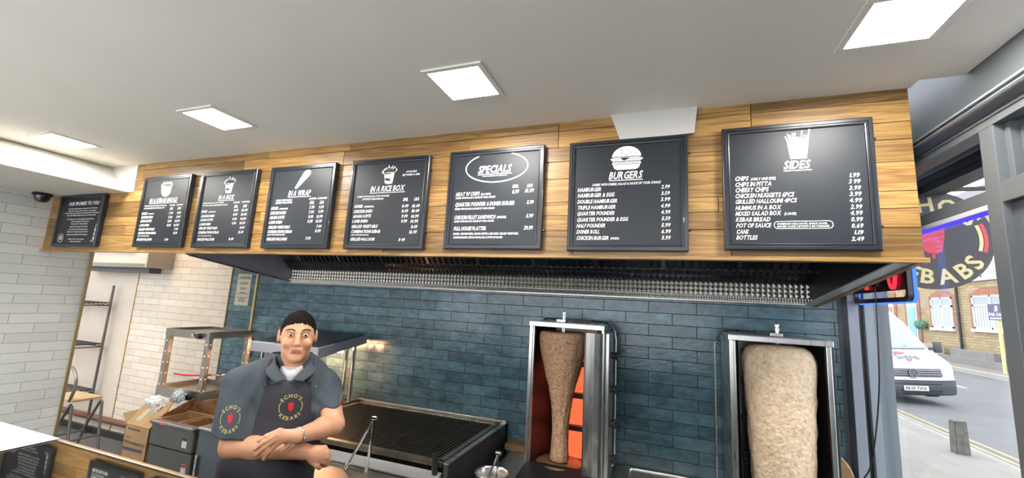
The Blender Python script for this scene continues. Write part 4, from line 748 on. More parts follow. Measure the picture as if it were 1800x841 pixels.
# ================================================================== KITCHEN CORNER
t = thing('wall_air_unit', 'pale wall-mounted air unit high on the cream kitchen wall, under the promise board', 'air unit', (-6.4, 3.2, 2.1))
b = BM(); prism(b, [(3.33, 1.995), (3.10, 1.985), (3.06, 2.03), (3.06, 2.20), (3.10, 2.27), (3.33, 2.27)], lambda u, v, w: (-7.0+w, u, v), 1.45); obj('casing', b, mat('unit_cream', (.52, .47, .42), .35), t)
b = BM(); box(b, -7.0, -5.75, 3.20, 3.33, 1.93, 1.984); obj('under_strip', b, mat('strip_shade_grey', (.12, .13, .15), .5), t)  # dark strip below the casing, the shade there put into its grey
for xx in (-7.02, -5.575): b = BM(); box(b, xx, xx+.035, 3.05, 3.33, 1.985, 2.28, .004); obj('end_cap', b, mat('unit_end', (.42, .36, .30), .4), t)
b = BM(); tube(b, [(-7.0, 3.05, 2.19), (-6.4, 3.045, 2.185), (-5.8, 3.05, 2.165)], .010, 6); obj('front_trim', b, steel_dark, t, True)
b = BM(); cyl(b, (-8.5, 3.29, .19), (-4.6, 3.29, .19), .032, seg=16); tag(obj('wall_pipe', b, mat('rust_pipe', (.16, .055, .03), .45, noise_amt=.3)), 'reddish-brown pipe running along the base of the kitchen wall', 'pipe')
t = thing('wire_shelving', 'wire storage shelving with dark posts at the far left of the kitchen', 'shelving', (-6.9, 3.1, 0))
for x, y in ((-6.50, 2.98), (-6.50, 3.27), (-7.4, 2.98), (-7.4, 3.27)): b = BM(); cyl(b, (x, y, 0), (x, y, 1.76), .014, seg=12); obj('post', b, steel_dark, t)
for z in (.47, 1.01, 1.51):
    b = BM()
    for y in (2.98, 3.27):
        for dz in (0, .035): cyl(b, (-7.4, y, z+dz), (-6.50, y, z+dz), .005, seg=6)
        for k in range(18): x = -7.4+.05*k; cyl(b, (x, y, z+(0 if k % 2 else .035)), (x+.05, y, z+(.035 if k % 2 else 0)), .004, seg=6)
    for x in (-7.4, -6.5): cyl(b, (x, 2.98, z), (x, 3.27, z), .006, seg=6); cyl(b, (x, 2.98, z+.035), (x, 3.27, z+.035), .006, seg=6)
    for k in range(14): y = 2.99+.02*k; cyl(b, (-7.4, y, z+.036), (-6.5, y, z+.036), .003, seg=5)
    obj('wire_shelf', b, mat('shelf_black', (.03, .028, .027), .4, .5), t)
t = thing('step_stool', 'folding step stool with a pale wooden seat and grey tube frame', 'step stool', (-5.62, 2.72, 0))
gt = mat('tube_grey', (.20, .19, .17), .4, .6)
b = BM(); box(b, -5.95, -5.50, 2.62, 2.86, .60, .622, .006); obj('seat', b, mat('stool_wood', (.50, .35, .21), .5, noise_amt=.1), t)
for y in (2.62, 2.86):
    b = BM(); tube(b, smooth_pts([(-5.40, y, 0), (-5.46, y, .30), (-5.50, y, .57)], 4), .013, 10); obj('leg', b, gt, t, True)
    b = BM(); tube(b, smooth_pts([(-5.82, y, 0), (-5.70, y, .30), (-5.52, y, .58)], 4), .013, 10); obj('leg', b, gt, t, True)
b = BM(); tube(b, smooth_pts([(-5.56, 2.62, .60), (-5.55, 2.64, .74), (-5.62, 2.66, .84), (-5.80, 2.70, .90), (-5.97, 2.74, .84), (-6.02, 2.78, .60)], 6), .014, 10); obj('hoop_handle', b, gt, t, True)
b = BM(); tube(b, [(-5.44, 2.62, .25), (-5.44, 2.86, .25)], .01, 8); tube(b, [(-5.73, 2.62, .25), (-5.73, 2.86, .25)], .01, 8); obj('rung', b, gt, t, True)

# paper notice on the blue strip
t = thing('paper_notice', 'cream paper notice headed CASH IS KING on the blue tile strip', 'notice', (-4.33, 3.325, 1.79))
b = BM(); box(b, -4.43, -4.215, 3.325, 3.329, 1.625, 1.965); obj('sheet', b, mat('notice_cream', (.55, .52, .42), .5), t)
f = lambda u, v: (u, 3.3235, v); b = BM(); x0, x1 = -4.43, -4.215
ribbon(b, [(x0+.008, 1.633), (x1-.008, 1.633), (x1-.008, 1.957), (x0+.008, 1.957)], .003, f, True); write(b, 'CASH IS KING', x0+.025, 1.915, x1-.02, .022, f, .0)
ribbon(b, [(x0+.02, 1.908), (x1-.015, 1.908), (x1-.015, 1.945), (x0+.02, 1.945)], .0015, f, True)
for z, wd in ((1.872, .13), (1.858, .11), (1.814, .09), (1.80, .075), (1.764, .08), (1.75, .15), (1.71, .15), (1.696, .06), (1.682, .10), (1.668, .11)):
    xx = (x0+x1)/2-wd/2
    while xx < (x0+x1)/2+wd/2: ribbon(b, [(xx, z), (xx+.011, z)], .007, f); xx += .0145
obj('print', b, mat('notice_ink', (.03, .03, .03), .6), t)

# ================================================================== SERVING COUNTER (foreground)
t = thing('serving_counter', 'serving counter with a dark mirror-like glass top reflecting the menu boards', 'counter', (-1.0, .5, 0))
b = BM(); box(b, -3.6, .95, .12, .80, 0, 1.235, .004); obj('counter_body', b, mat('counter_front', (.05, .05, .055), .35), t)
b = BM(); box(b, -3.7, .97, .05, .875, 1.257, 1.275, .002); obj('glass_top', b, mat('black_glass', (.012, .010, .009), .02, 0, coat=1.0, spec=1.0), t)
b = BM(); box(b, -3.7, .97, .875, .888, 1.235, 1.276, .002); obj('edge_trim', b, mat('copper_edge', (.75, .52, .36), .25, .9), t)
b = BM(); box(b, -3.6, .95, .12, .87, 1.235, 1.257); obj('deck', b, steel_dark, t)
b = BM(); box(b, -3.7, -1.885, .0, .885, 1.2765, 1.2785, .0008); tag(obj('counter_mat', b, mat('pale_laminate', (.60, .645, .655), .4)), 'pale grey laminated sheet lying on the left of the dark glass counter', 'counter sheet')

# ================================================================== SHOP WINDOW (plane x = 1.12)
GX = 1.12
b = BM(); box(b, 1.009, 1.061, 2.98, 3.075, 0, 2.62, .003); struct('window_1_mullion', b, mat('mullion_light', (.26, .28, .34), .35), 'first grey mullion beside the blue tiles')
b = BM(); box(b, 1.092, 1.135, 2.99, 3.075, 0, 2.62, .003); struct('window_1_frame', b, mat('mullion_pale', (.27, .31, .35), .3), 'second grey mullion holding the pane')
b = BM(); box(b, 1.061, 1.092, 3.02, 3.075, 0, 2.62); struct('window_1_groove', b, black_pl, 'dark groove between the mullions')
b = BM(); box(b, GX-.02, GX+.035, 1.885, 1.955, 0, 2.52, .003); struct('door_1_frame', b, frame_grey, 'grey post between shop window and door')
b = BM(); box(b, GX-.016, GX+.03, 1.955, 3.0, 2.245, 2.295, .003); struct('window_1_transom', b, frame_grey, 'grey transom bar of the shop window')
b = BM(); box(b, GX-.015, GX+.03, 1.955, 3.0, 0, .45, .003); struct('window_1_sill', b, frame_grey, 'grey stall riser under the shop window')
b = BM(); box(b, GX-.02, GX+.045, .9, 3.06, 2.52, 2.62, .002); box(b, GX-.024, GX-.02, .9, 3.06, 2.548, 2.56, .001); struct('window_1_head', b, frame_grey, 'grey head frame over window and door')
b = BM(); prism(b, [(GX+.03, 2.56)]+[(GX-.02-.042*math.sin(PI*i/10), 2.56+.055*i/10) for i in range(11)]+[(GX+.03, 2.615)], lambda u, v, w: (u, .9+w, v), 2.18); struct('window_shutter_box', b, frame_grey, 'rounded grey shutter housing above the window', True)
b = BM(); box(b, GX-.052, GX+.045, .9, 3.07, 2.613, 2.621, .002); struct('trim_7', b, mat('light_grey_trim', (.27, .28, .30), .5), 'pale grey trim above the shutter housing')
b = BM(); box(b, 1.165, 1.30, .9, 3.2, 2.60, 3.12); struct('wall_right_upper', b, grey_paint, 'grey wall above the shop window')
b = BM(); box(b, GX, GX+.006, 1.955, 3.0, .45, 2.245); struct('window_1', b, window_glass, 'large shop window pane')
b = BM(); box(b, GX, GX+.006, 1.955, 3.0, 2.295, 2.52); struct('window_2', b, window_glass, 'narrow top light above the transom')
# door side
b = BM(); box(b, GX-.018, GX+.05, .9, 1.885, 2.235, 2.31, .003); box(b, GX+.01, GX+.05, 1.86, 1.885, 2.31, 2.52, .002); struct('door_1_transom', b, frame_grey, 'grey bar over the shop door')
b = BM(); box(b, GX+.035, GX+.06, 1.80, 1.86, 2.31, 2.52, .003); box(b, GX+.035, GX+.06, .95, 1.80, 2.31, 2.33, .002); struct('window_3_frame', b, frame_grey, 'inner frame of the light over the door')
b = BM(); box(b, GX+.045, GX+.05, .9, 1.80, 2.33, 2.52); struct('window_3', b, window_glass, 'small light above the shop door')
b = BM(); box(b, GX+.005, GX+.045, 1.0, 1.885, 0, 2.235, .004); box(b, GX-.001, GX+.005, 1.06, 1.84, .15, 2.19, .002); box(b, GX-.004, GX-.001, 1.76, 1.83, 2.11, 2.17, .001); d1 = struct('door_1', b, mat('door_grey', (.085, .10, .115), .3), 'grey panelled shop door')
b = BM(); cyl(b, (GX-.04, 1.84, .95), (GX-.04, 1.84, 1.25), .012, seg=12); cyl(b, (GX-.04, 1.84, 1.0), (GX+.01, 1.84, 1.0), .008, seg=8); cyl(b, (GX-.04, 1.84, 1.2), (GX+.01, 1.84, 1.2), .008, seg=8); obj('door_handle', b, chrome, d1)
# LED strip under the transom
t = thing('led_strip', 'blue LED strip in a white channel along the top of the shop window', 'LED strip', (GX-.03, 2.5, 2.24))
b = BM(); box(b, GX-.018, GX+.0, 1.96, 2.99, 2.224, 2.2445, .002); obj('channel', b, mat('channel_white', (.6, .6, .62), .4), t)
b = BM(); box(b, GX-.016, GX-.004, 1.96, 2.99, 2.210, 2.2235, .002); obj('blue_tube', b, glow('blue_led', (.05, .035, 1.0), 1.3), t)
# LED sign hanging in the window, seen from behind
t = thing('led_window_sign', 'LED sign hanging in the shop window, seen from behind with a glowing blue edge', 'LED sign', (1.06, 2.7, 2.05))
sy0, sy1, sz0, sz1 = 2.40, 2.99, 1.905, 2.20; n = 5
def rr(y0, y1, z0, z1, r):
    P = []
    for qy, qz, s0 in ((y1-r, z1-r, 0), (y0+r, z1-r, PI/2), (y0+r, z0+r, PI), (y1-r, z0+r, 1.5*PI)): P += [(qy+r*math.cos(s0+PI/2*i/n), qz+r*math.sin(s0+PI/2*i/n)) for i in range(n+1)]
    return P
def ring(bm, A, B, x0, x1):
    vs = [[bm.verts.new((x, y, z)) for y, z in L_] for x in (x0, x1) for L_ in (A, B)]; m = len(A)
    for i in range(m):
        j = (i+1) % m; bm.faces.new((vs[0][i], vs[0][j], vs[1][j], vs[1][i])); bm.faces.new((vs[2][i], vs[3][i], vs[3][j], vs[2][j])); bm.faces.new((vs[0][i], vs[2][i], vs[2][j], vs[0][j])); bm.faces.new((vs[1][i], vs[1][j], vs[3][j], vs[3][i]))
b = BM(); ring(b, rr(sy0, sy1, sz0, sz1, .03), rr(sy0+.022, sy1-.022, sz0+.022, sz1-.022, .02), 1.045, 1.066); obj('back_frame', b, mat('sign_back', (.018, .018, .03), .3), t)
b = BM(); ring(b, rr(sy0-.006, sy1+.006, sz0-.006, sz1+.006, .034), rr(sy0+.004, sy1-.004, sz0+.004, sz1-.004, .03), 1.066, 1.078); obj('blue_edge', b, glow('blue_edge_led', (.05, .16, 1.0), 1.3), t)
b = BM(); box(b, 1.05, 1.06, sy0+.03, sy1-.03, sz0+.055, sz1-.03, .003); obj('back_board', b, mat('sign_back_dark', (.022, .015, .02), .35), t)
red_glow = glow('red_led', (1, .03, .05), 1.0)
def letter_o(yc, zc, ry, rz, nm):
    b = BM(); C_ = circ(yc, zc, ry, rz, 28); I_ = circ(yc, zc, ry*.8, rz*.85, 28); ring(b, C_, I_, 1.036, 1.05); obj(nm, b, red_glow, t)
    b = BM(); prism(b, circ(yc, zc, ry*.8, rz*.85, 28), lambda u, v, w: (1.044+w, u, v), .006); obj('letter_back', b, mat('letter_back', (.15, .13, .22), .3), t)
letter_o(2.53, 2.05, .035, .085, 'letter_tube')
b = BM(); box(b, 1.036, 1.05, 2.80, 2.812, 1.975, 2.15, .002); obj('letter_tube', b, red_glow, t)
b = BM(); box(b, 1.040, 1.05, 2.83, 2.87, 1.975, 2.12, .002); obj('letter_back', b, mat('letter_back', (.15, .13, .22), .3), t)
b = BM(); box(b, 1.03, 1.05, 2.66, 2.72, 1.985, 2.01, .003); obj('transformer', b, black_pl, t)
b = BM(); tube(b, smooth_pts([(1.04, 2.70, 1.99), (1.045, 2.72, 1.80), (1.045, 2.75, 1.5), (1.035, 2.80, 1.25), (1.02, 2.86, 1.05), (1.0, 2.92, .95), (.99, 2.96, .80)], 6), .0035, 6); tag(obj('sign_cable', b, black_pl, None, True), 'thin black cable hanging from the LED window sign', 'cable')

# ================================================================== OUTSIDE
GZ = -.2
asph = mat('asphalt', (.125, .125, .128), .8, noise_amt=.12, noise_scale=1.5, bump=.2, bump_scale=80)
b = BM(); box(b, 4.95, 13.4, -30, 90, GZ-.1, GZ-.03); struct('road', b, asph, 'grey asphalt road')
def pave():
    m = bpy.data.materials.new('paving_slabs'); m.use_nodes = True; nt = m.node_tree; bb = nt.nodes['Principled BSDF']
    tc = node(nt, 'ShaderNodeTexCoord'); br = node(nt, 'ShaderNodeTexBrick'); br.inputs['Scale'].default_value = 1; br.inputs['Brick Width'].default_value = .9; br.inputs['Row Height'].default_value = .6
    br.inputs['Mortar Size'].default_value = .009; br.inputs['Color1'].default_value = (.19, .178, .16, 1); br.inputs['Color2'].default_value = (.225, .212, .19, 1); br.inputs['Mortar'].default_value = (.16, .15, .14, 1)
    nt.links.new(tc.outputs['Object'], br.inputs['Vector']); nt.links.new(br.outputs[0], bb.inputs['Base Color']); bb.inputs['Roughness'].default_value = .8; return m
b = BM(); box(b, 1.18, 4.82, -30, 90, GZ-.1, GZ); struct('pavement', b, pave(), 'paved footway outside the shop')
b = BM(); box(b, 4.82, 4.95, -30, 90, GZ-.1, GZ+.0, .01); struct('kerb', b, mat('kerb_stone', (.24, .235, .22), .7, noise_amt=.1), 'near kerb')
yl = mat('yellow_paint', (.32, .25, .13), .6, noise_amt=.2, noise_scale=6)
b = BM(); box(b, 5.04, 5.12, -30, 90, GZ-.03, GZ-.026); box(b, 5.24, 5.32, -30, 90, GZ-.03, GZ-.026); struct('road_markings', b, yl, 'double yellow lines along the near kerb')
wl = mat('white_road_paint', (.42, .42, .40), .6)
b = BM()
prism(b, [(9.6, 19.2), (9.75, 19.2), (9.95, 24.5), (10.25, 24.5), (9.75, 27.0), (9.3, 24.5), (9.6, 24.5)], lambda u, v, w: (u, v, GZ-.03+w), .004)
box(b, 13.1, 13.2, 10, 60, GZ-.03, GZ-.026); struct('road_markings_white', b, wl, 'white arrow and edge line on the road')
b = BM(); box(b, 13.4, 13.6, -10, 90, GZ-.1, GZ+.09, .01); struct('kerb_far', b, mat('kerb_pale', (.34, .32, .29), .7), 'far kerb')
b = BM(); box(b, 13.6, 16.0, -10, 90, GZ-.1, GZ+.08); struct('pavement_far', b, mat('far_paving', (.21, .18, .16), .8, noise_amt=.1, noise_scale=1), 'pavement on the far side')
b = BM(); box(b, 1.1, 1.2, 3.12, 9, GZ, 6); struct('wall_neighbour', b, mat('neighbour_blue', (.09, .13, .18), .5), 'blue-grey side of the neighbouring shopfront')
b = BM(); box(b, 1.30, 1.75, .9, 3.1, 2.78, 3.2); struct('shop_fascia_outside', b, mat('outside_fascia', (.11, .105, .11), .4), 'underside of the shop sign board outside')
b = BM(); box(b, 1.46, 1.50, .9, 6.0, 2.74, 2.775, .003); box(b, 1.47, 1.50, .9, 6.0, 2.68, 2.708, .003); struct('trim_8', b, mat('fascia_light', (.58, .55, .56), .4), 'pale strip under the outside sign board')
b = BM(); box(b, 1.475, 1.60, .9, 6.0, 2.708, 2.74); box(b, 1.48, 1.60, .9, 6.0, 2.645, 2.68); box(b, 1.50, 1.62, .9, 6.0, 2.60, 2.645); box(b, 1.50, 1.7, .9, 6.0, 2.74, 3.3); struct('shop_fascia_frame', b, mat('outside_frame', (.10, .105, .12), .4), 'dark frame of the sign board outside')
# bollard
b = BM(); 
hexa(b, [(4.40, 9.12, GZ-.02), (4.58, 9.12, GZ-.02), (4.58, 9.30, GZ-.02), (4.40, 9.30, GZ-.02), (4.41, 9.13, .30), (4.57, 9.13, .31), (4.57, 9.29, .31), (4.41, 9.29, .30)]); bmesh.ops.bevel(b, geom=b.edges[:], offset=.012, segments=2, affect='EDGES')
tag(obj('bollard', b, mat('bollard_grey', (.13, .125, .11), .8, noise_amt=.35, noise_scale=9, bump=.5, bump_scale=25)), 'weathered dark grey bollard at the pavement edge', 'bollard')

# round hanging shop sign
t = thing('hanging_shop_sign', 'round black hanging sign with a red kebab and cream letters outside the window', 'shop sign', (1.531, 3.2, 2.31))
cx, cz, rx_, rz_, ys = 1.531, 2.318, .285, .30, 3.2
b = BM(); prism(b, circ(cx, cz, rx_, rz_, 64), lambda u, v, w: (u, ys+w, v), .03); obj('disc', b, mat('sign_black', (.045, .040, .050), .4), t)
gold = mat('sign_cream', (.85, .72, .36), .5); sred = mat('sign_red', (.85, .06, .10), .45)
f = lambda u, v: (u, ys-.0015, v)
b = BM(); write_arc(b, "ECHO'S", cx+.005, cz-.01, .185, math.radians(152), math.radians(28), .085, f); write_arc(b, 'KEBABS', cx+.0, cz+.0, .268, math.radians(212), math.radians(330), .085, f, True)
ribbon(b, circ(cx, cz, .225, .225, 16, math.radians(-18), math.radians(22)), .018, f); ribbon(b, circ(cx, cz, .225, .225, 16, math.radians(158), math.radians(198)), .018, f); obj('lettering', b, gold, t)
b = BM(); ribbon(b, circ(cx, cz, .247, .247, 16, math.radians(-18), math.radians(22)), .018, f); ribbon(b, circ(cx, cz, .247, .247, 16, math.radians(158), math.radians(198)), .018, f)
def kebab_shape(bm, cx, cz, s, f):
    flat(bm, [(cx-.5*s, cz+.72*s), (cx+.5*s, cz+.72*s), (cx+.48*s, cz+.3*s), (cx+.34*s, cz-.5*s), (cx+.1*s, cz-.62*s), (cx-.1*s, cz-.62*s), (cx-.34*s, cz-.5*s), (cx-.48*s, cz+.3*s)], f)
    flat(bm, [(cx-.06*s, cz-.6*s), (cx+.06*s, cz-.6*s), (cx+.06*s, cz-.85*s), (cx-.06*s, cz-.85*s)], f); flat(bm, [(cx-.06*s, cz+.7*s), (cx+.06*s, cz+.7*s), (cx+.06*s, cz+.95*s), (cx-.06*s, cz+.95*s)], f)
kebab_shape(b, cx, cz-.01, .125, f); o = obj('red_emblem', b, sred, t)
b = BM()
for k in range(5): ribbon(b, [(cx+.062-.006*k, cz+.06-.028*k), (cx+.03-.004*k, cz+.055-.028*k)], .003, lambda u, v: (u, ys-.0025, v))
obj('emblem_cuts', b, mat('sign_black', (0, 0, 0)), o)
b = BM(); box(b, 1.2, cx+.3, ys+.01, ys+.025, cz+.30, cz+.325, .003); cyl(b, (cx, ys+.015, cz+.28), (cx, ys+.015, cz+.31), .012, seg=8); obj('bracket', b, black_pl, t)

# ---- houses across the street
def brick(name, c1, c2, mo, sc=1):
    m = bpy.data.materials.new(name); m.use_nodes = True; nt = m.node_tree; bb = nt.nodes['Principled BSDF']
    tc = node(nt, 'ShaderNodeTexCoord'); sp = node(nt, 'ShaderNodeSeparateXYZ'); nt.links.new(tc.outputs['Object'], sp.inputs[0]); cb = node(nt, 'ShaderNodeCombineXYZ'); nt.links.new(sp.outputs[1], cb.inputs[0]); nt.links.new(sp.outputs[2], cb.inputs[1])
    br = node(nt, 'ShaderNodeTexBrick'); br.inputs['Scale'].default_value = 1/sc; br.inputs['Brick Width'].default_value = .45; br.inputs['Row Height'].default_value = .15; br.inputs['Mortar Size'].default_value = .014
    br.inputs['Color1'].default_value = (*c1, 1); br.inputs['Color2'].default_value = (*c2, 1); br.inputs['Mortar'].default_value = (*mo, 1); nt.links.new(cb.outputs[0], br.inputs['Vector']); nt.links.new(br.outputs[0], bb.inputs['Base Color']); bb.inputs['Roughness'].default_value = .85; return m
ybrick = brick('yellow_stock_brick', (.33, .235, .12), (.42, .32, .18), (.20, .16, .11)); rbrick = brick('red_brick', (.28, .105, .06), (.35, .15, .09), (.24, .16, .12), .8)
upvc = mat('upvc_white', (.58, .60, .62), .3); pane = mat('far_pane', (.22, .26, .28), .08); roof = mat('slate_roof', (.14, .13, .14), .7, noise_amt=.15)
HX = 16.0
def house(y0, y1, label, wins, doors):
    t = thing('brick_house', label, 'house', (HX, (y0+y1)/2, GZ), 0, 'terraced houses across the street')
    b = BM(); box(b, HX, HX+7, y0, y1, GZ, 8.2); obj('brick_wall', b, ybrick, t)
    b = BM(); hexa(b, [(HX-.3, y0, 8.2), (HX+7.3, y0, 8.2), (HX+7.3, y1, 8.2), (HX-.3, y1, 8.2), (HX+3.4, y0, 11), (HX+3.6, y0, 11), (HX+3.6, y1, 11), (HX+3.4, y1, 11)]); obj('roof', b, roof, t)
    for (a, c, z0, z1) in wins:
        b = BM(); ym = (a+c)/2
        prism(b, [(a-.28, z0-.05), (c+.28, z0-.05), (c+.28, z1+.1), (ym+(c-a)*.25, z1+.42), (ym-(c-a)*.25, z1+.42), (a-.28, z1+.1)], lambda u, v, w: (HX-.02+w, u, v), .02); w_ = obj('window_surround', b, rbrick, t)
        b = BM(); tk = .11
        for bx_ in ((a, a+tk, z0, z1), (c-tk, c, z0, z1), (a, c, z0, z0+tk), (a, c, z1-tk*.8, z1), (a, c, z0+(z1-z0)*.68, z0+(z1-z0)*.68+tk), (ym-tk/2, ym+tk/2, z0, z1)): box(b, HX-.07, HX-.022, bx_[0], bx_[1], bx_[2], bx_[3])
        obj('window_frame', b, upvc, w_)
        b = BM(); box(b, HX-.04, HX-.022, a+.02, c-.02, z0+.02, z1-.02); obj('pane', b, pane, w_)
        b = BM(); box(b, HX-.16, HX-.01, a-.15, c+.15, z0-.16, z0); obj('sill', b, upvc, w_)
        b = BM()
        for q in range(12): ya = a+.12+(c-a-.24)*q/12; box(b, HX-.052, HX-.041, ya, ya+(c-a-.24)/12*.7, z0+.1, z0+(z1-z0)*.68)
        obj('curtain', b, mat('net_curtain', (.50, .53, .55), .8), w_)
    for (a, c, z1, dm) in doors:
        b = BM(); box(b, HX-.06, HX+.0, a-.45, c+.45, GZ, z1+.9); obj('porch_brick', b, rbrick, t)
        b = BM(); box(b, HX-.10, HX-.062, a-.12, c+.12, GZ+.3, z1+.45); o = obj('door_frame', b, upvc, t)
        b = BM(); box(b, HX-.13, HX-.102, a, c, GZ+.3, z1-.15, .01); obj('door_leaf', b, dm, o)
blue_d = mat('door_pale_blue', (.16, .36, .46), .4); red_d = mat('door_red', (.42, .10, .09), .4); grey_d = mat('door_white', (.6, .62, .64), .4)
house(22.0, 31.6, 'yellow brick house with a wide red-arched window behind the sale board', [(27.6, 30.35, 1.78, 3.55), (28.2, 30.6, 4.5, 6.3)], [(24.2, 25.2, 3.0, red_d)])
house(31.6, 38.2, 'yellow brick house with the pale blue front door and white-framed window', [(32.1, 34.15, 1.72, 3.55), (32.3, 34.0, 4.9, 6.4)], [(35.9, 36.8, 3.2, blue_d)])
house(38.2, 45.5, 'brick house with the red front door beside the blue-doored one', [(42.0, 44.2, 1.72, 3.5)], [(38.9, 39.8, 3.2, red_d)])
house(45.5, 75.0, 'far end of the brick terrace above the van roof', [(47.5, 50, 1.7, 3.5), (55, 57.5, 1.7, 3.5), (62, 64.5, 1.7, 3.5)], [(52.0, 53.0, 3.2, grey_d)])
for y in (31.75, 32.0) and (31.45,): b = BM(); cyl(b, (HX-.12, y, GZ+.8), (HX-.12, y, 8.2), .07, seg=10); tag(obj('drainpipe', b, black_pl), 'black drainpipe between the two nearest brick houses', 'drainpipe')
b = BM(); box(b, 15.0, 15.3, 31.9, 37.0, GZ, .66, .01); box(b, 14.97, 15.33, 31.9, 37.05, .66, .73, .01); tag(obj('garden_wall', b, brick('garden_brick', (.40, .32, .22), (.50, .42, .30), (.34, .28, .2), 1.2)), 'low brick garden wall in front of the blue-doored house', 'garden wall')
b = BM(); box(b, 15.0, 15.3, 26.8, 31.8, GZ, .22, .01); box(b, 15.3, 15.7, 28.0, 31.4, .0, .62, .02); tag(obj('garden_wall', b, mat('render_grey', (.20, .19, .18), .8, noise_amt=.15)), 'low grey wall and planter in front of the house with the sale board', 'garden wall')
t = thing('iron_railings', 'short black iron railings beside the sale board post', 'railings', (14.9, 26.2, GZ)); 
for k in range(7): b = BM(); cyl(b, (15.0, 26.5-.22*k, GZ+.1), (15.0, 26.5-.22*k, 1.2), .018, seg=6); obj('bar', b, black_pl, t)
for z in (.15, 1.0): b = BM(); box(b, 14.98, 15.02, 25.1, 26.6, z, z+.04); obj('rail', b, black_pl, t)
t = thing('sale_board', 'dark blue estate agent board lettered FOR SALE on a yellow-green post', 'sale board', (14.3, 25.6, GZ))
b = BM(); box(b, 14.22, 14.30, 25.45, 25.55, GZ+.08, 3.0); obj('post', b, mat('post_yellow', (.55, .52, .22), .6), t)
b = BM(); box(b, 14.19, 14.23, 24.9, 26.0, 2.22, 2.95, .005); obj('panel', b, mat('board_navy', (.025, .025, .10), .4), t)
f = lambda u, v: (14.185, 25.45-u, v); b = BM(); write(b, 'FOR SALE', -.48, 2.40, .44, .14, f, 0); write(b, 'B', -.12, 2.62, .12, .24, f, .2); ribbon(b, [(-.45, 2.30), (.42, 2.30)], .06, f); obj('lettering', b, mat('sale_white', (.75, .75, .8), .5), t)
t = thing('hanging_basket', 'round green hanging basket beside the blue front door', 'hanging basket', (15.7, 35.0, 1.9))
b = BM(); bmesh.ops.create_icosphere(b, subdivisions=4, radius=.30)
for v in b.verts: v.co = v.co*(1+.25*noise.noise(v.co*9))+Vector((15.7, 34.95, 1.85))
obj('foliage', b, mat('leaf_green', (.08, .20, .12), .7, noise_amt=.4, noise_scale=12), t)
b = BM(); tube(b, [(15.95, 34.95, 2.6), (15.7, 34.95, 2.6), (15.7, 34.95, 2.05)], .012, 6); obj('bracket', b, black_pl, t)

# ---- white van
van = thing('white_van', 'white panel van on the road outside, seen from the front, number plate EK19 THX', 'van', (6.13, 14.1, GZ-.03), math.radians(8))
van.rotation_euler = (0, -math.radians(3.2), math.radians(8)); van.matrix_basis = Matrix.Translation((6.13, 14.1, GZ+.04)) @ Matrix.Rotation(math.radians(8), 4, 'Z') @ Matrix.Rotation(-math.radians(3.2), 4, 'Y')
vw = mat('van_white', (.50, .51, .53), .22, coat=.6); vtrim = mat('van_trim', (.045, .05, .058), .45); vglass = mat('van_glass', (.20, .25, .27), .05, coat=1); 
def plan(w): return .16*abs(w)**3.0   # plan curvature of the nose
prof = [(.10, .20), (.02, .28), (0, .42), (0, .58), (.02, .62), (.02, .80), (.05, .92), (.10, .98), (.30, 1.08), (.55, 1.18), (.78, 1.28), (.80, 1.30), (1.10, 1.62), (1.42, 1.97), (1.46, 2.0), (1.60, 2.14), (1.85, 2.32), (2.3, 2.42), (5.6, 2.45), (5.9, 2.35), (5.98, 1.2), (5.95, .3), (5.7, .22)]
def hw(z): return .99 if z < 1.05 else .99-.17*min(1, (z-1.05)/1.4)**1.3
def body(bm, prof, off=0.0, wmax=1.0, n=16, full=True):
    G = []
    for (y, z) in prof:
        row = []
        for i in range(n+1):
            w = (-1+2*i/n)*wmax; k = 1 if y < 1.6 else max(0, 1-(y-1.6)*2)
            row.append(bm.verts.new((w*hw(z), y+plan(w)*k*(1 if z < 1.1 else .9)-off, z-.05*abs(w)**4*(1 if z > 2.0 else 0))))
        G.append(row)
    for A, B in zip(G, G[1:]):
        for i in range(n): bm.faces.new((A[i], A[i+1], B[i+1], B[i]))
    if full:
        bm.faces.new([r[0] for r in G]); bm.faces.new([r[-1] for r in G][::-1])
b = BM(); body(b, prof); obj('van_body', b, vw, van, True, local=True, sharp=50)
b = BM(); body(b, [(.80, 1.30), (1.10, 1.62), (1.42, 1.95)], .012, .90, full=False); obj('windscreen', b, vglass, van, True, local=True)
b = BM(); body(b, [(.76, 1.27), (.80, 1.30)], .018, .92, full=False); obj('scuttle_panel', b, vtrim, van, local=True)
b = BM(); body(b, [(.02, .64), (.02, .78), (.03, .84)], .014, .66, full=False); gr = obj('grille', b, vtrim, van, local=True)
for z in (.69, .745, .80): b = BM(); body(b, [(.02, z), (.02, z+.012)], .022, .65, full=False); obj('grille_bar', b, steel, gr, local=True)
b = BM(); body(b, [(.10, .17), (.02, .22), (0, .40), (0, .56)], .016, 1.0, full=False); bu = obj('lower_bumper', b, vtrim, van, local=True)
for z in (.24, .29, .45): b = BM(); body(b, [(.01, z), (.0, z+.018)], .024, .6, full=False); obj('air_slot', b, black_pl, bu, local=True)
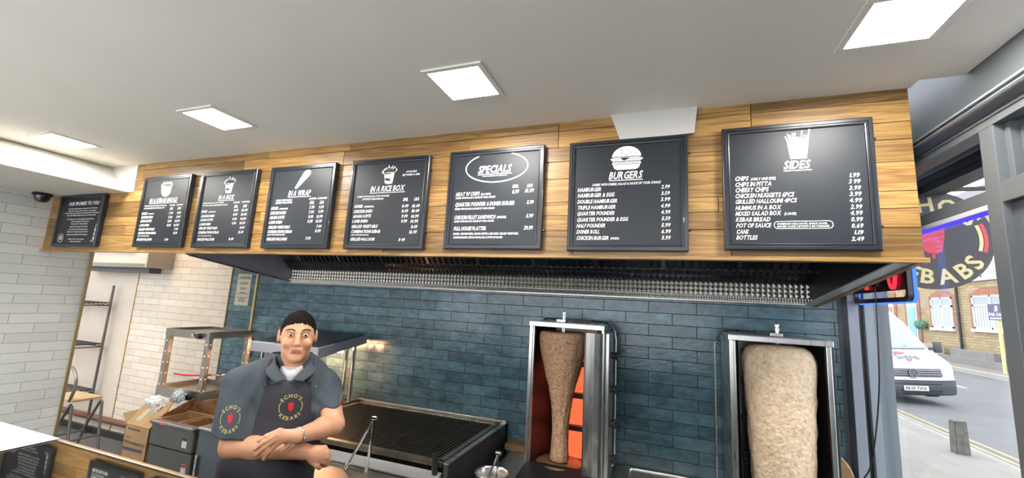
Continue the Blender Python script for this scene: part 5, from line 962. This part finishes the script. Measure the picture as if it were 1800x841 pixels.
for s in (-1, 1):
    b = BM(); P = []
    for w, z in ((.68, .66), (.95, .72), (.99, .92), (.86, .93), (.68, .86)): P.append(b.verts.new((s*w*hw(z), .02+plan(w)-.02+(.05 if z > .85 else 0), z)))
    b.faces.new(P if s > 0 else P[::-1]); obj('headlight', b, mat('headlamp', (.35, .38, .40), .1, .4), van, local=True)
    b = BM(); box(b, s*1.16-.09 if s > 0 else s*1.16-.09, s*1.16+.09, .78, .88, 1.18, 1.48, .04); box(b, min(s*.95, s*1.1), max(s*.95, s*1.1), .82, .86, 1.25, 1.33, .01); obj('wing_mirror', b, vtrim, van, True, local=True)
    for y in (.95, 4.7):
        b = BM(); cyl(b, (s*.80, y, .33), (s*1.0, y, .33), .33, seg=32); w_ = obj('wheel', b, mat('tyre', (.02, .02, .02), .8), van, True, local=True)
        b = BM(); cyl(b, (s*1.0, y, .33), (s*1.01, y, .33), .19, seg=20); obj('hub_cap', b, steel, w_, local=True)
    b = BM(); tube(b, [(s*.1, .82, 1.31-.0), (s*.42, .86, 1.355), (s*.72, .93, 1.36)], .012, 6); obj('wiper', b, black_pl, van, local=True)
b = BM(); box(b, -.27, .27, -.032, -.02, .30, .42, .004); pl_ = obj('number_plate', b, mat('plate_white', (.66, .66, .60), .4), van, local=True)
f = lambda u, v: (u, -.034, v); b = BM(); write(b, 'EK19 THX', -.235, .325, .235, .072, f, 0); obj('plate_characters', b, black_pl, pl_, local=True)
b = BM(); f = lambda u, v: (u, -.012, v); prism(b, circ(0, .735, .118, .118, 32), lambda u, v, w: (u, -.012-w, v), .012); ba = obj('badge', b, vtrim, van, local=True)
f = lambda u, v: (u, -.0265, v); b = BM(); ribbon(b, circ(0, .735, .106, .106, 32), .016, f, True); ribbon(b, [(-.035, .80), (0, .735), (.035, .80)], .014, f); ribbon(b, [(-.07, .775), (-.035, .66), (0, .725), (.035, .66), (.07, .775)], .014, f); obj('badge_emblem', b, chrome, ba, local=True)
f = lambda u, v: (u, .30+(v-1.08)*2.4-.015, v+.012); b = BM(); write(b, 'Signs', -.16, 1.06, .38, .10, f, .2); o = obj('bonnet_lettering', b, mat('logo_dark', (.08, .08, .11), .4), van, local=True)
b = BM(); ribbon(b, circ(-.06, 1.09, .34, .075, 20, math.radians(120), math.radians(300)), .012, f); flat(b, circ(.05, 1.19, .15, .022, 14), f); obj('bonnet_swoosh', b, mat('logo_red', (.5, .06, .07), .4), van, local=True)

# ================================================================== THE MAN BEHIND THE COUNTER
class SDF:
    """Distance field on a grid; primitives blend smoothly, then surface nets give one continuous mesh."""
    def __init__(s, lo, hi, h):
        s.lo = np.array(lo, np.float32); s.h = h; s.n = np.ceil((np.array(hi)-lo)/h).astype(int)+1
        s.D = np.full(s.n, .2, np.float32); s.ax = [s.lo[i]+h*np.arange(s.n[i], dtype=np.float32) for i in range(3)]
    def _sub(s, a, b, m):
        i0 = [max(0, int((a[i]-m-s.lo[i])/s.h)) for i in range(3)]; i1 = [min(s.n[i], int((b[i]+m-s.lo[i])/s.h)+2) for i in range(3)]
        sl = tuple(slice(p, q) for p, q in zip(i0, i1)); X, Y, Z = np.meshgrid(*[s.ax[i][sl[i]] for i in range(3)], indexing='ij', sparse=True); return sl, X, Y, Z
    def _mix(s, sl, d, k, sub=False):
        A = s.D[sl]
        if sub: d = -d; s.D[sl] = np.where(k > 0, np.maximum(A, d)+np.maximum(k-np.abs(A-d), 0)**2/(4*k), np.maximum(A, d)) if k > 0 else np.maximum(A, d)
        else: s.D[sl] = (np.minimum(A, d)-np.maximum(k-np.abs(A-d), 0)**2/(4*k)) if k > 0 else np.minimum(A, d)
    def cap(s, a, b, ra, rb, k=.01, sub=False, flat=1.0):
        a = np.array(a, float); b = np.array(b, float); m = max(ra, rb)+k+.03
        sl, X, Y, Z = s._sub(np.minimum(a, b), np.maximum(a, b), m); ab = b-a; L = max(1e-9, float(ab@ab))
        t = np.clip(((X-a[0])*ab[0]+(Y-a[1])*ab[1]+(Z-a[2])*ab[2])/L, 0, 1)
        d = np.sqrt((X-a[0]-t*ab[0])**2+((Y-a[1]-t*ab[1])/flat)**2+(Z-a[2]-t*ab[2])**2)-(ra+(rb-ra)*t)
        s._mix(sl, d.astype(np.float32), k, sub)
    def ell(s, c, r, k=.01, sub=False, rot=0.0, tilt=0.0):
        m = k+.03; R_ = max(r); sl, X, Y, Z = s._sub([c[i]-R_ for i in range(3)], [c[i]+R_ for i in range(3)], m)
        x, y, z = X-c[0], Y-c[1], Z-c[2]
        if rot: ca, sa = math.cos(rot), math.sin(rot); x, y = x*ca+y*sa, -x*sa+y*ca
        if tilt: ca, sa = math.cos(tilt), math.sin(tilt); x, z = x*ca+z*sa, -x*sa+z*ca
        k0 = np.sqrt((x/r[0])**2+(y/r[1])**2+(z/r[2])**2); k1 = np.sqrt((x/r[0]**2)**2+(y/r[1]**2)**2+(z/r[2]**2)**2)+1e-9
        s._mix(sl, (k0*(k0-1)/k1).astype(np.float32), k, sub)
    def clip(s, fn):     # keep only where fn <= 0
        X, Y, Z = np.meshgrid(*s.ax, indexing='ij', sparse=True); s.D = np.maximum(s.D, fn(X, Y, Z).astype(np.float32))
    def mesh(s, name, tf=lambda v: v):
        D = s.D; S_ = D < 0; c = [slice(0, -1), slice(1, None)]
        cnt = np.zeros(np.array(D.shape)-1, np.int8)
        for i in (0, 1):
            for j in (0, 1):
                for k in (0, 1): cnt += S_[c[i], c[j], c[k]]
        act = (cnt > 0) & (cnt < 8); idx = np.argwhere(act); vid = np.full(act.shape, -1, np.int64); vid[act] = np.arange(len(idx))
        P = np.zeros((len(idx), 3)); N = np.zeros(len(idx)); cor = [(i, j, k) for i in (0, 1) for j in (0, 1) for k in (0, 1)]
        vals = {q: D[idx[:, 0]+q[0], idx[:, 1]+q[1], idx[:, 2]+q[2]] for q in cor}
        for a in cor:
            for ax in range(3):
                if a[ax]: continue
                b_ = list(a); b_[ax] = 1; va, vb = vals[a], vals[tuple(b_)]; cr = (va < 0) != (vb < 0); t = np.where(cr, va/np.where(cr, va-vb, 1), 0)
                p = np.tile(np.array(a, float), (len(idx), 1)); p[:, ax] += t; P += p*cr[:, None]; N += cr
        P = s.lo+(idx+P/N[:, None])*s.h
        F = []
        for ax in range(3):
            o1, o2 = [q for q in range(3) if q != ax]; A = np.take(S_, range(0, S_.shape[ax]-1), ax); B = np.take(S_, range(1, S_.shape[ax]), ax); e = np.argwhere(A != B)
            e = e[(e[:, o1] > 0) & (e[:, o2] > 0) & (e[:, o1] < D.shape[o1]-1) & (e[:, o2] < D.shape[o2]-1)]
            ins = A[e[:, 0], e[:, 1], e[:, 2]]; q = []
            for d1, d2 in ((-1, -1), (0, -1), (0, 0), (-1, 0)): w = e.copy(); w[:, o1] += d1; w[:, o2] += d2; q.append(vid[w[:, 0], w[:, 1], w[:, 2]])
            Q = np.stack(q, 1); flip = ins if ax != 1 else ~ins; Q[~flip] = Q[~flip][:, ::-1]; F.append(Q)
        F = np.concatenate(F); F = F[(F >= 0).all(1)]
        me = bpy.data.meshes.new(name); me.from_pydata([tf(p) for p in P.tolist()], [], F.tolist()); me.update(); return me
tf = lambda p: (p[0], -p[1], p[2])        # (to his left, forward, up) -> local axes
RZ = math.atan2(.732, .681)
man = thing('person', 'man in a dark grey polo shirt and charcoal apron with folded arms behind the counter', 'person', (-1.72, 1.60, 0), RZ)
skin = mat('skin', (.72, .37, .22), .48, noise_amt=.06, noise_scale=25)
MATS['skin'].node_tree.nodes['Principled BSDF'].inputs['Subsurface Weight'].default_value = .12
MATS['skin'].node_tree.nodes['Principled BSDF'].inputs['Subsurface Radius'].default_value = (.02, .008, .004)
polo = mat('polo_slate', (.060, .075, .092), .85, noise_amt=.06, noise_scale=3, bump=.12, bump_scale=500)
apron_m = mat('apron_charcoal', (.034, .033, .044), .8, noise_amt=.08, noise_scale=3, bump=.1, bump_scale=500)
# joint positions (right arm = image left)
shR, elR, wrR = (-.170, -.005, 1.375), (-.165, .075, 1.118), (.115, .20, 1.106)
shL, elL, wrL = (.196, -.01, 1.345), (.232, .125, 1.190), (.082, .262, 1.192)
bd = SDF((-.34, -.24, .84), (.36, .38, 1.74), .0042)
bd.ell((.02, -.01, 1.20), (.15, .10, .20), .03); bd.ell((-.01, .0, 1.0), (.165, .12, .17), .05)
bd.cap((-.10, -.01, 1.39), (.14, -.01, 1.385), .055, .055, .05); bd.cap((.025, -.03, 1.36), (.035, .005, 1.50), .066, .060, .04)
# head
hc = (.036, .025, 1.592)
bd.ell((hc[0], hc[1]-.008, hc[2]+.015), (.077, .096, .100), .02); bd.ell((hc[0], hc[1]+.022, hc[2]-.062), (.058, .066, .062), .035); bd.ell((hc[0], hc[1]+.070, hc[2]-.102), (.024, .020, .018), .025)
for s_ in (-1, 1):
    bd.ell((hc[0]+s_*.040, hc[1]+.070, hc[2]-.030), (.024, .018, .020), .02)                                    # cheeks
    bd.ell((hc[0]+s_*.031, hc[1]+.098, hc[2]+.008), (.019, .013, .012), .010, True)                             # sockets
    bd.cap((hc[0]+s_*.016, hc[1]+.090, hc[2]+.026), (hc[0]+s_*.046, hc[1]+.080, hc[2]+.026), .008, .007, .01)   # brow
    bd.ell((hc[0]+s_*.031, hc[1]+.080, hc[2]+.008), (.014, .012, .0125), .002)                                  # eyelids
    bd.ell((hc[0]+s_*.080, hc[1]-.012, hc[2]-.004), (.010, .020, .032), .006); bd.ell((hc[0]+s_*.088, hc[1]-.004, hc[2]-.002), (.004, .010, .016), .004, True)
    bd.ell((hc[0]+s_*.011, hc[1]+.106, hc[2]-.034), (.008, .009, .007), .006)
bd.cap((hc[0], hc[1]+.088, hc[2]+.018), (hc[0], hc[1]+.114, hc[2]-.028), .009, .012, .012)
bd.cap((hc[0]-.020, hc[1]+.086, hc[2]-.060), (hc[0]+.020, hc[1]+.086, hc[2]-.060), .006, .006, .006); bd.cap((hc[0]-.018, hc[1]+.084, hc[2]-.069), (hc[0]+.018, hc[1]+.084, hc[2]-.069), .007, .007, .005)
bd.cap((hc[0]-.022, hc[1]+.097, hc[2]-.0645), (hc[0]+.022, hc[1]+.097, hc[2]-.0645), .002, .002, .002, True)
# arms
bd.cap(shR, elR, .058, .050, .03); bd.cap(shL, elL, .056, .049, .03)
mR = [elR[i]*.68+wrR[i]*.32 for i in range(3)]; bd.cap(elR, mR, .049, .049, .02); bd.cap(mR, wrR, .049, .033, .02, flat=.9)
mL = [elL[i]*.68+wrL[i]*.32 for i in range(3)]; bd.cap(elL, mL, .047, .045, .02); bd.cap(mL, wrL, .045, .030, .02, flat=.9)
# his left hand laid over the right forearm
bd.cap(wrL, (.045, .268, 1.196), .029, .027, .012, flat=.75)
kn = [(.010, .270, 1.222), (.000, .277, 1.207), (-.003, .277, 1.189), (.004, .272, 1.171)]
for q in kn: bd.cap((.055, .266, 1.196), q, .019, .0115, .010, flat=.8)
ti = [((-.033, .268, 1.204), (-.064, .250, 1.181)), ((-.040, .272, 1.182), (-.073, .250, 1.150)), ((-.036, .270, 1.160), (-.065, .246, 1.126)), ((-.016, .264, 1.142), (-.035, .238, 1.104))]
for q, (m_, e_) in zip(kn, ti):
    bd.cap(q, m_, .0108, .0100, .003); bd.cap(m_, e_, .0100, .0082, .003)
bd.cap((.055, .262, 1.180), (.050, .262, 1.158), .014, .012, .010); bd.cap((.050, .262, 1.158), (.030, .258, 1.138), .0115, .009, .004)
# right hand: loosely closed fist past the other elbow
bd.cap(wrR, (.148, .208, 1.100), .032, .030, .012, flat=.85); bd.ell((.170, .212, 1.093), (.040, .026, .038), .012)
kf = [(.198, .216, 1.118), (.208, .220, 1.099), (.210, .220, 1.079), (.203, .216, 1.060)]
for i, q in enumerate(kf):
    bd.cap((.165, .212, 1.092-.004*i), q, .018, .0125, .010)
    m_ = (q[0]+.012, q[1]-.014, q[2]-.018); e_ = (q[0]-.014, q[1]-.026, q[2]-.028); bd.cap(q, m_, .0118, .0108, .003); bd.cap(m_, e_, .0105, .0090, .003)
bd.cap((.150, .212, 1.070), (.172, .222, 1.050), .015, .012, .010); bd.cap((.172, .222, 1.050), (.186, .212, 1.034), .0115, .0095, .004)
body_o = obj('body', bd.mesh('body', tf), skin, man, True, sharp=0)
# nails on the resting hand, bracelet
b = BM()
for m_, e_ in ti:
    d = Vector(e_)-Vector(m_); c_ = Vector(e_)-d.normalized()*.002+Vector((0, .0085, .001)); r_ = bmesh.ops.create_icosphere(b, subdivisions=2, radius=1)
    u = d.normalized(); w_ = u.cross(Vector((0, 1, 0))).normalized()
    for v in r_['verts']: p = v.co.copy(); v.co = Vector(tf(c_+u*p.x*.006+w_*p.y*.0052+Vector((0, 1, 0))*p.z*.0016))
obj('finger_nails', b, mat('nail', (.66, .42, .32), .3), body_o, True, local=True)
b = BM(); ax_ = (Vector(wrL)-Vector(elL)).normalized(); u = ax_.cross(Vector((0, 0, 1))).normalized(); w_ = ax_.cross(u); c_ = Vector(wrL)-ax_*.004
tube(b, [tf(c_+u*math.cos(a)*.033+w_*math.sin(a)*.034) for a in [2*PI*k/28 for k in range(29)]], .0022, 6); obj('bracelet', b, chrome, man, True, local=True)
# eyes
for s_ in (-1, 1):
    b = BM(); r_ = bmesh.ops.create_uvsphere(b, u_segments=20, v_segments=12, radius=.0118); c_ = Vector(tf((hc[0]+s_*.031, hc[1]+.0825, hc[2]+.008)))
    for v in r_['verts']: v.co = Vector((v.co.x, v.co.y, v.co.z*.62))+c_
    e_ = obj('eye', b, mat('eye_white', (.7, .68, .65), .2), man, True, local=True)
    b = BM(); cyl(b, c_+Vector((0, -.0105, 0)), c_+Vector((0, -.0124, 0)), .0052, .0045, 16); obj('iris', b, mat('iris_brown', (.03, .015, .01), .1), e_, True, local=True)
    b = BM(); tube(b, smooth_pts([tf((hc[0]+s_*.014, hc[1]+.098, hc[2]+.029)), tf((hc[0]+s_*.032, hc[1]+.096, hc[2]+.036)), tf((hc[0]+s_*.052, hc[1]+.078, hc[2]+.029))], 5), .0035, 6, (1, .8)); obj('eyebrow', b, mat('hair_dark', (.016, .011, .008), .9, spec=.12, noise_amt=.5, noise_scale=90, bump=.9, bump_scale=260), man, True, local=True)
hr = SDF((-.09, -.13, 1.48), (.16, .15, 1.74), .0045)
hr.ell((hc[0], hc[1]-.012, hc[2]+.020), (.0795, .0985, .0990), .01)
hr.clip(lambda X, Y, Z: np.interp(Y-hc[1]+.0015*np.sin(X*400), [-.1, -.03, -.005, .02, .045, .075, .11], [-.085, -.060, -.020, .0, .036, .056, .060])-(Z-hc[2]))
X, Y, Z = np.meshgrid(*hr.ax, indexing='ij', sparse=True); hr.D = hr.D+(.0016*np.sin(X*420+Z*160)*np.sin(Y*380+Z*210)).astype(np.float32)
obj('hair', hr.mesh('hair', tf), MATS['hair_dark'], man, True, sharp=0)
X, Y, Z = None, None, None
lp = SDF((hc[0]-.04, hc[1]+.06, hc[2]-.09), (hc[0]+.04, hc[1]+.12, hc[2]-.04), .0016); lp.cap((hc[0]-.018, hc[1]+.0935, hc[2]-.0605), (hc[0]+.018, hc[1]+.0935, hc[2]-.0605), .0034, .0034, .002); lp.cap((hc[0]-.016, hc[1]+.0925, hc[2]-.0685), (hc[0]+.016, hc[1]+.0925, hc[2]-.0685), .0042, .0042, .001)
obj('lips', lp.mesh('lips', tf), mat('lip', (.45, .17, .13), .4), man, True, sharp=0)
# undershirt
us = SDF((-.12, -.14, 1.26), (.17, .16, 1.48), .0045); us.cap((.022, -.02, 1.35), (.03, -.012, 1.44), .082, .072, .02); us.cap((.022, .035, 1.35), (.026, .062, 1.42), .05, .036, .03)
us.clip(lambda X, Y, Z: Z-1.462+.25*Y)
obj('white_undershirt', us.mesh('white_undershirt', tf), mat('cotton_white', (.72, .73, .76), .8), man, True, sharp=0)
# polo shirt
def shirt_field(grow=0.0, h=.0055):
    s = SDF((-.40, -.26, .80), (.42, .38, 1.50), h); g_ = grow
    s.ell((.022, -.005, 1.20), (.178+g_, .122+g_, .215), .03); s.ell((-.015, .01, 1.02), (.196+g_, .150+g_, .19), .06); s.ell((-.03, .0, .90), (.196+g_, .142+g_, .14), .05)
    s.cap((-.13, -.012, 1.378), (.160, -.012, 1.360), .072+g_, .068+g_, .05); s.cap((-.075, -.025, 1.425), (.125, -.025, 1.415), .060+g_, .060+g_, .05); s.ell((.022, .0, 1.33), (.15+g_, .105+g_, .12), .05); s.cap((-.02, -.03, 1.46), (.07, -.03, 1.46), .058, .058, .04)
    return s
ps = shirt_field()
cuR = [shR[i]+(elR[i]-shR[i])*.80 for i in range(3)]; cuL = [shL[i]+(elL[i]-shL[i])*.60 for i in range(3)]
ps.cap((shR[0]-.006, shR[1], shR[2]-.005), (cuR[0]-.012, cuR[1]+.02, cuR[2]-.06), .074, .078, .035); ps.cap((shL[0]+.004, shL[1], shL[2]-.005), (cuL[0]+.014, cuL[1]+.03, cuL[2]-.06), .066, .070, .035)
def cut(X, Y, Z):
    a = Vector((elR[0]-shR[0], elR[1]-shR[1], elR[2]-shR[2])).normalized(); b_ = Vector((elL[0]-shL[0], elL[1]-shL[1], elL[2]-shL[2])).normalized()
    dR = (X-cuR[0])*(a.x*.2-.10)+(Y-cuR[1])*a.y*.2+(Z-cuR[2]+.012)*a.z; dL = (X-cuL[0])*(b_.x*.4+.10)+(Y-cuL[1])*b_.y*.3+(Z-cuL[2])*b_.z
    # only near the sleeves: inside the torso column nothing is cut
    inR = np.maximum(X+.125, 0)*8; inL = np.maximum(.170-X, 0)*8
    return np.maximum(np.minimum(dR, .5)-inR-np.maximum(1.0-Z, 0)*0, -1)*1.0 if False else np.maximum(np.where(X < -.125+.0*Y, dR, -1), np.where(X > .172, dL, -1))
ps.clip(cut)
ps.ell((.026, .05, 1.478), (.066, .080, .078), .012, True); ps.cap((.02, .09, 1.44), (.024, .13, 1.395), .036, .014, .012, True); ps.cap((.03, -.02, 1.44), (.034, -.01, 1.56), .068, .066, .008, True)
# drape folds
X, Y, Z = np.meshgrid(*ps.ax, indexing='ij', sparse=True)
ps.D = ps.D + (.0028*np.sin(60*(X*.6+Z*.8)+6*np.sin(9*Z+4*X))*np.exp(-((Z-1.22)/.12)**2) + .002*np.sin(90*(X*.9-Z*.4))).astype(np.float32)
polo_o = obj('polo_shirt', ps.mesh('polo_shirt', tf), polo, man, True, sharp=0)
# collar: two wings folded down
for s_, pts in ((-1, [(-.052, -.01, 1.500), (-.040, .062, 1.462), (.012, .112, 1.398), (-.030, .124, 1.388), (-.072, .098, 1.420), (-.092, -.01, 1.480)]), (1, [(.112, -.01, 1.500), (.096, .062, 1.462), (.034, .112, 1.398), (.078, .124, 1.388), (.122, .098, 1.420), (.146, -.01, 1.480)])):
    b = BM(); A = [Vector(tf(p)) for p in pts]; N = Vector((s_*.25, -.8, .5)).normalized()*.006; Vt = [b.verts.new(p+N*1.2) for p in A]; Vb = [b.verts.new(p-N*.2) for p in A]
    for q in ((0, 1, 4, 5), (1, 2, 3, 4)): b.faces.new([Vt[i] for i in q]); b.faces.new([Vb[i] for i in q][::-1])
    for i in range(6): j = (i+1) % 6; b.faces.new((Vt[i], Vb[i], Vb[j], Vt[j]))
    bmesh.ops.subdivide_edges(b, edges=b.edges[:], cuts=3, use_grid_fill=True); bmesh.ops.smooth_vert(b, verts=b.verts[:], factor=.5, use_axis_x=True, use_axis_y=True, use_axis_z=True)
    obj('collar', b, polo, polo_o, True, local=True, sharp=0)
b = BM(); cb = SDF((-.12, -.18, 1.38), (.18, .14, 1.56), .005); cb.cap((.03, -.03, 1.42), (.032, -.026, 1.48), .088, .084, .01); cb.cap((.03, -.022, 1.34), (.032, -.016, 1.58), .074, .070, .006, True); cb.clip(lambda X, Y, Z: np.maximum(Z-1.500, Y-.045)); b.free()
obj('collar_band', cb.mesh('collar_band', tf), polo, polo_o, True, sharp=0)
# apron: a thin skin over the front of the shirt
ap = shirt_field(.009); X, Y, Z = np.meshgrid(*ap.ax, indexing='ij', sparse=True)
ap.clip(lambda X, Y, Z: np.maximum(np.maximum(Z-1.385-(X-.02)*.10, -Y-.02*(Z > 1.16)-.20*(Z <= 1.16)), np.abs(X-(.022-.03*np.clip((1.2-Z)*4, 0, 1)))-(.098+.55*np.clip(1.21-Z, 0, .4)+.03*np.clip((1.36-Z)*4, 0, 1))))
ap.D = ap.D + (.0022*np.sin(50*(X*.7+Z*.7)+5*np.sin(8*Z))*np.exp(-((Z-1.2)/.15)**2)).astype(np.float32)
apron_o = obj('apron', ap.mesh('apron', tf), apron_m, man, True, sharp=0)
ws = SDF((-.30, -.24, .60), (.26, .24, 1.02), .007); ws.ell((-.03, -.005, .93), (.205, .155, .13), .03); ws.cap((-.03, 0, .9), (-.03, -.01, .66), .20, .19, .05, flat=.8); ws.clip(lambda X, Y, Z: .62-Z)
obj('apron_skirt', ws.mesh('apron_skirt', tf), apron_m, apron_o, True, sharp=0)
b = BM()
for P in ([(.112, .105, 1.385), (.116, .080, 1.432), (.112, .03, 1.478), (.09, -.05, 1.49)], [(-.070, .105, 1.372), (-.072, .080, 1.425), (-.062, .03, 1.478), (-.04, -.05, 1.49)]): tube(b, [tf(p) for p in smooth_pts(P, 5)], .011, 8, (1, .3))
obj('neck_strap', b, apron_m, apron_o, True, local=True)
# trousers and shoes (behind the counter)
tr = SDF((-.28, -.2, .03), (.24, .2, .92), .009)
for s_ in (-1, 1): tr.cap((-.03+s_*.09, 0, .82), (-.03+s_*.10, .01, .48), .098, .072, .03); tr.cap((-.03+s_*.10, .01, .48), (-.03+s_*.11, -.01, .06), .072, .056, .02)
tr.ell((-.03, -.01, .84), (.17, .125, .12), .05); obj('trousers', tr.mesh('trousers', tf), mat('trousers_black', (.015, .015, .018), .8), man, True, sharp=0)
for s_ in (-1, 1):
    sh = SDF((-.25, -.15, 0), (.2, .22, .14), .007); sh.ell((-.03+s_*.11, .05, .035), (.048, .13, .035), .01); sh.cap((-.03+s_*.11, -.02, .05), (-.03+s_*.11, -.02, .09), .05, .045, .02); sh.clip(lambda X, Y, Z: .004-Z)
    obj('shoe', sh.mesh('shoe', tf), black_pl, man, True, sharp=0)
# embroidered emblems wrapped onto the cloth
def wrap(bm, target, lift):
    me = target.data; tree = BVHTree.FromPolygons([tuple(v.co) for v in me.vertices], [tuple(p.vertices) for p in me.polygons])
    for v in bm.verts:
        h = tree.ray_cast(Vector((v.co.x, -1, v.co.z)), Vector((0, 1, 0)))
        if h[0] is not None: v.co = h[0]+Vector((0, -lift, 0))
def emblem(cx, cz, r, target, parent, nm, sq=1.0):
    f = lambda u, v: (cx+(u-cx)*sq, 0, v)
    b = BM(); write_arc(b, "ECHO'S", cx, cz, r*.86, math.radians(148), math.radians(35), r*.32, f); write_arc(b, 'KEBABS', cx, cz, r*1.18, math.radians(215), math.radians(325), r*.32, f, True)
    ribbon(b, circ(cx, cz, r*.98, r*.98, 14, math.radians(-28), math.radians(28)), r*.07, f); ribbon(b, circ(cx, cz, r*.98, r*.98, 14, math.radians(152), math.radians(208)), r*.07, f); wrap(b, target, .0025)
    e_ = obj(nm, b, mat('thread_gold', (.50, .42, .16), .7), parent, local=True)
    b = BM(); kebab_shape(b, cx, cz, r*.52, f); bmesh.ops.triangulate(b, faces=b.faces[:]); bmesh.ops.subdivide_edges(b, edges=b.edges[:], cuts=2); wrap(b, target, .0028); obj('emblem_kebab', b, mat('thread_red', (.55, .015, .02), .7), e_, local=True)
emblem(-.186, 1.243, .046, polo_o, polo_o, 'sleeve_emblem', .8); emblem(.043, 1.281, .048, apron_o, apron_o, 'apron_emblem')
emblem(.268, 1.275, .040, polo_o, polo_o, 'sleeve_emblem', .35)
b = BM(); P = [(.138, 0, 1.362), (.148, 0, 1.359), (.139, 0, 1.352)]; tube(b, [(p[0], p[1], p[2]) for p in P], .0012, 6); wrap(b, polo_o, .003); obj('shirt_mark', b, mat('thread_pale', (.6, .55, .4), .6), polo_o, local=True)

bpy.context.view_layer.update()
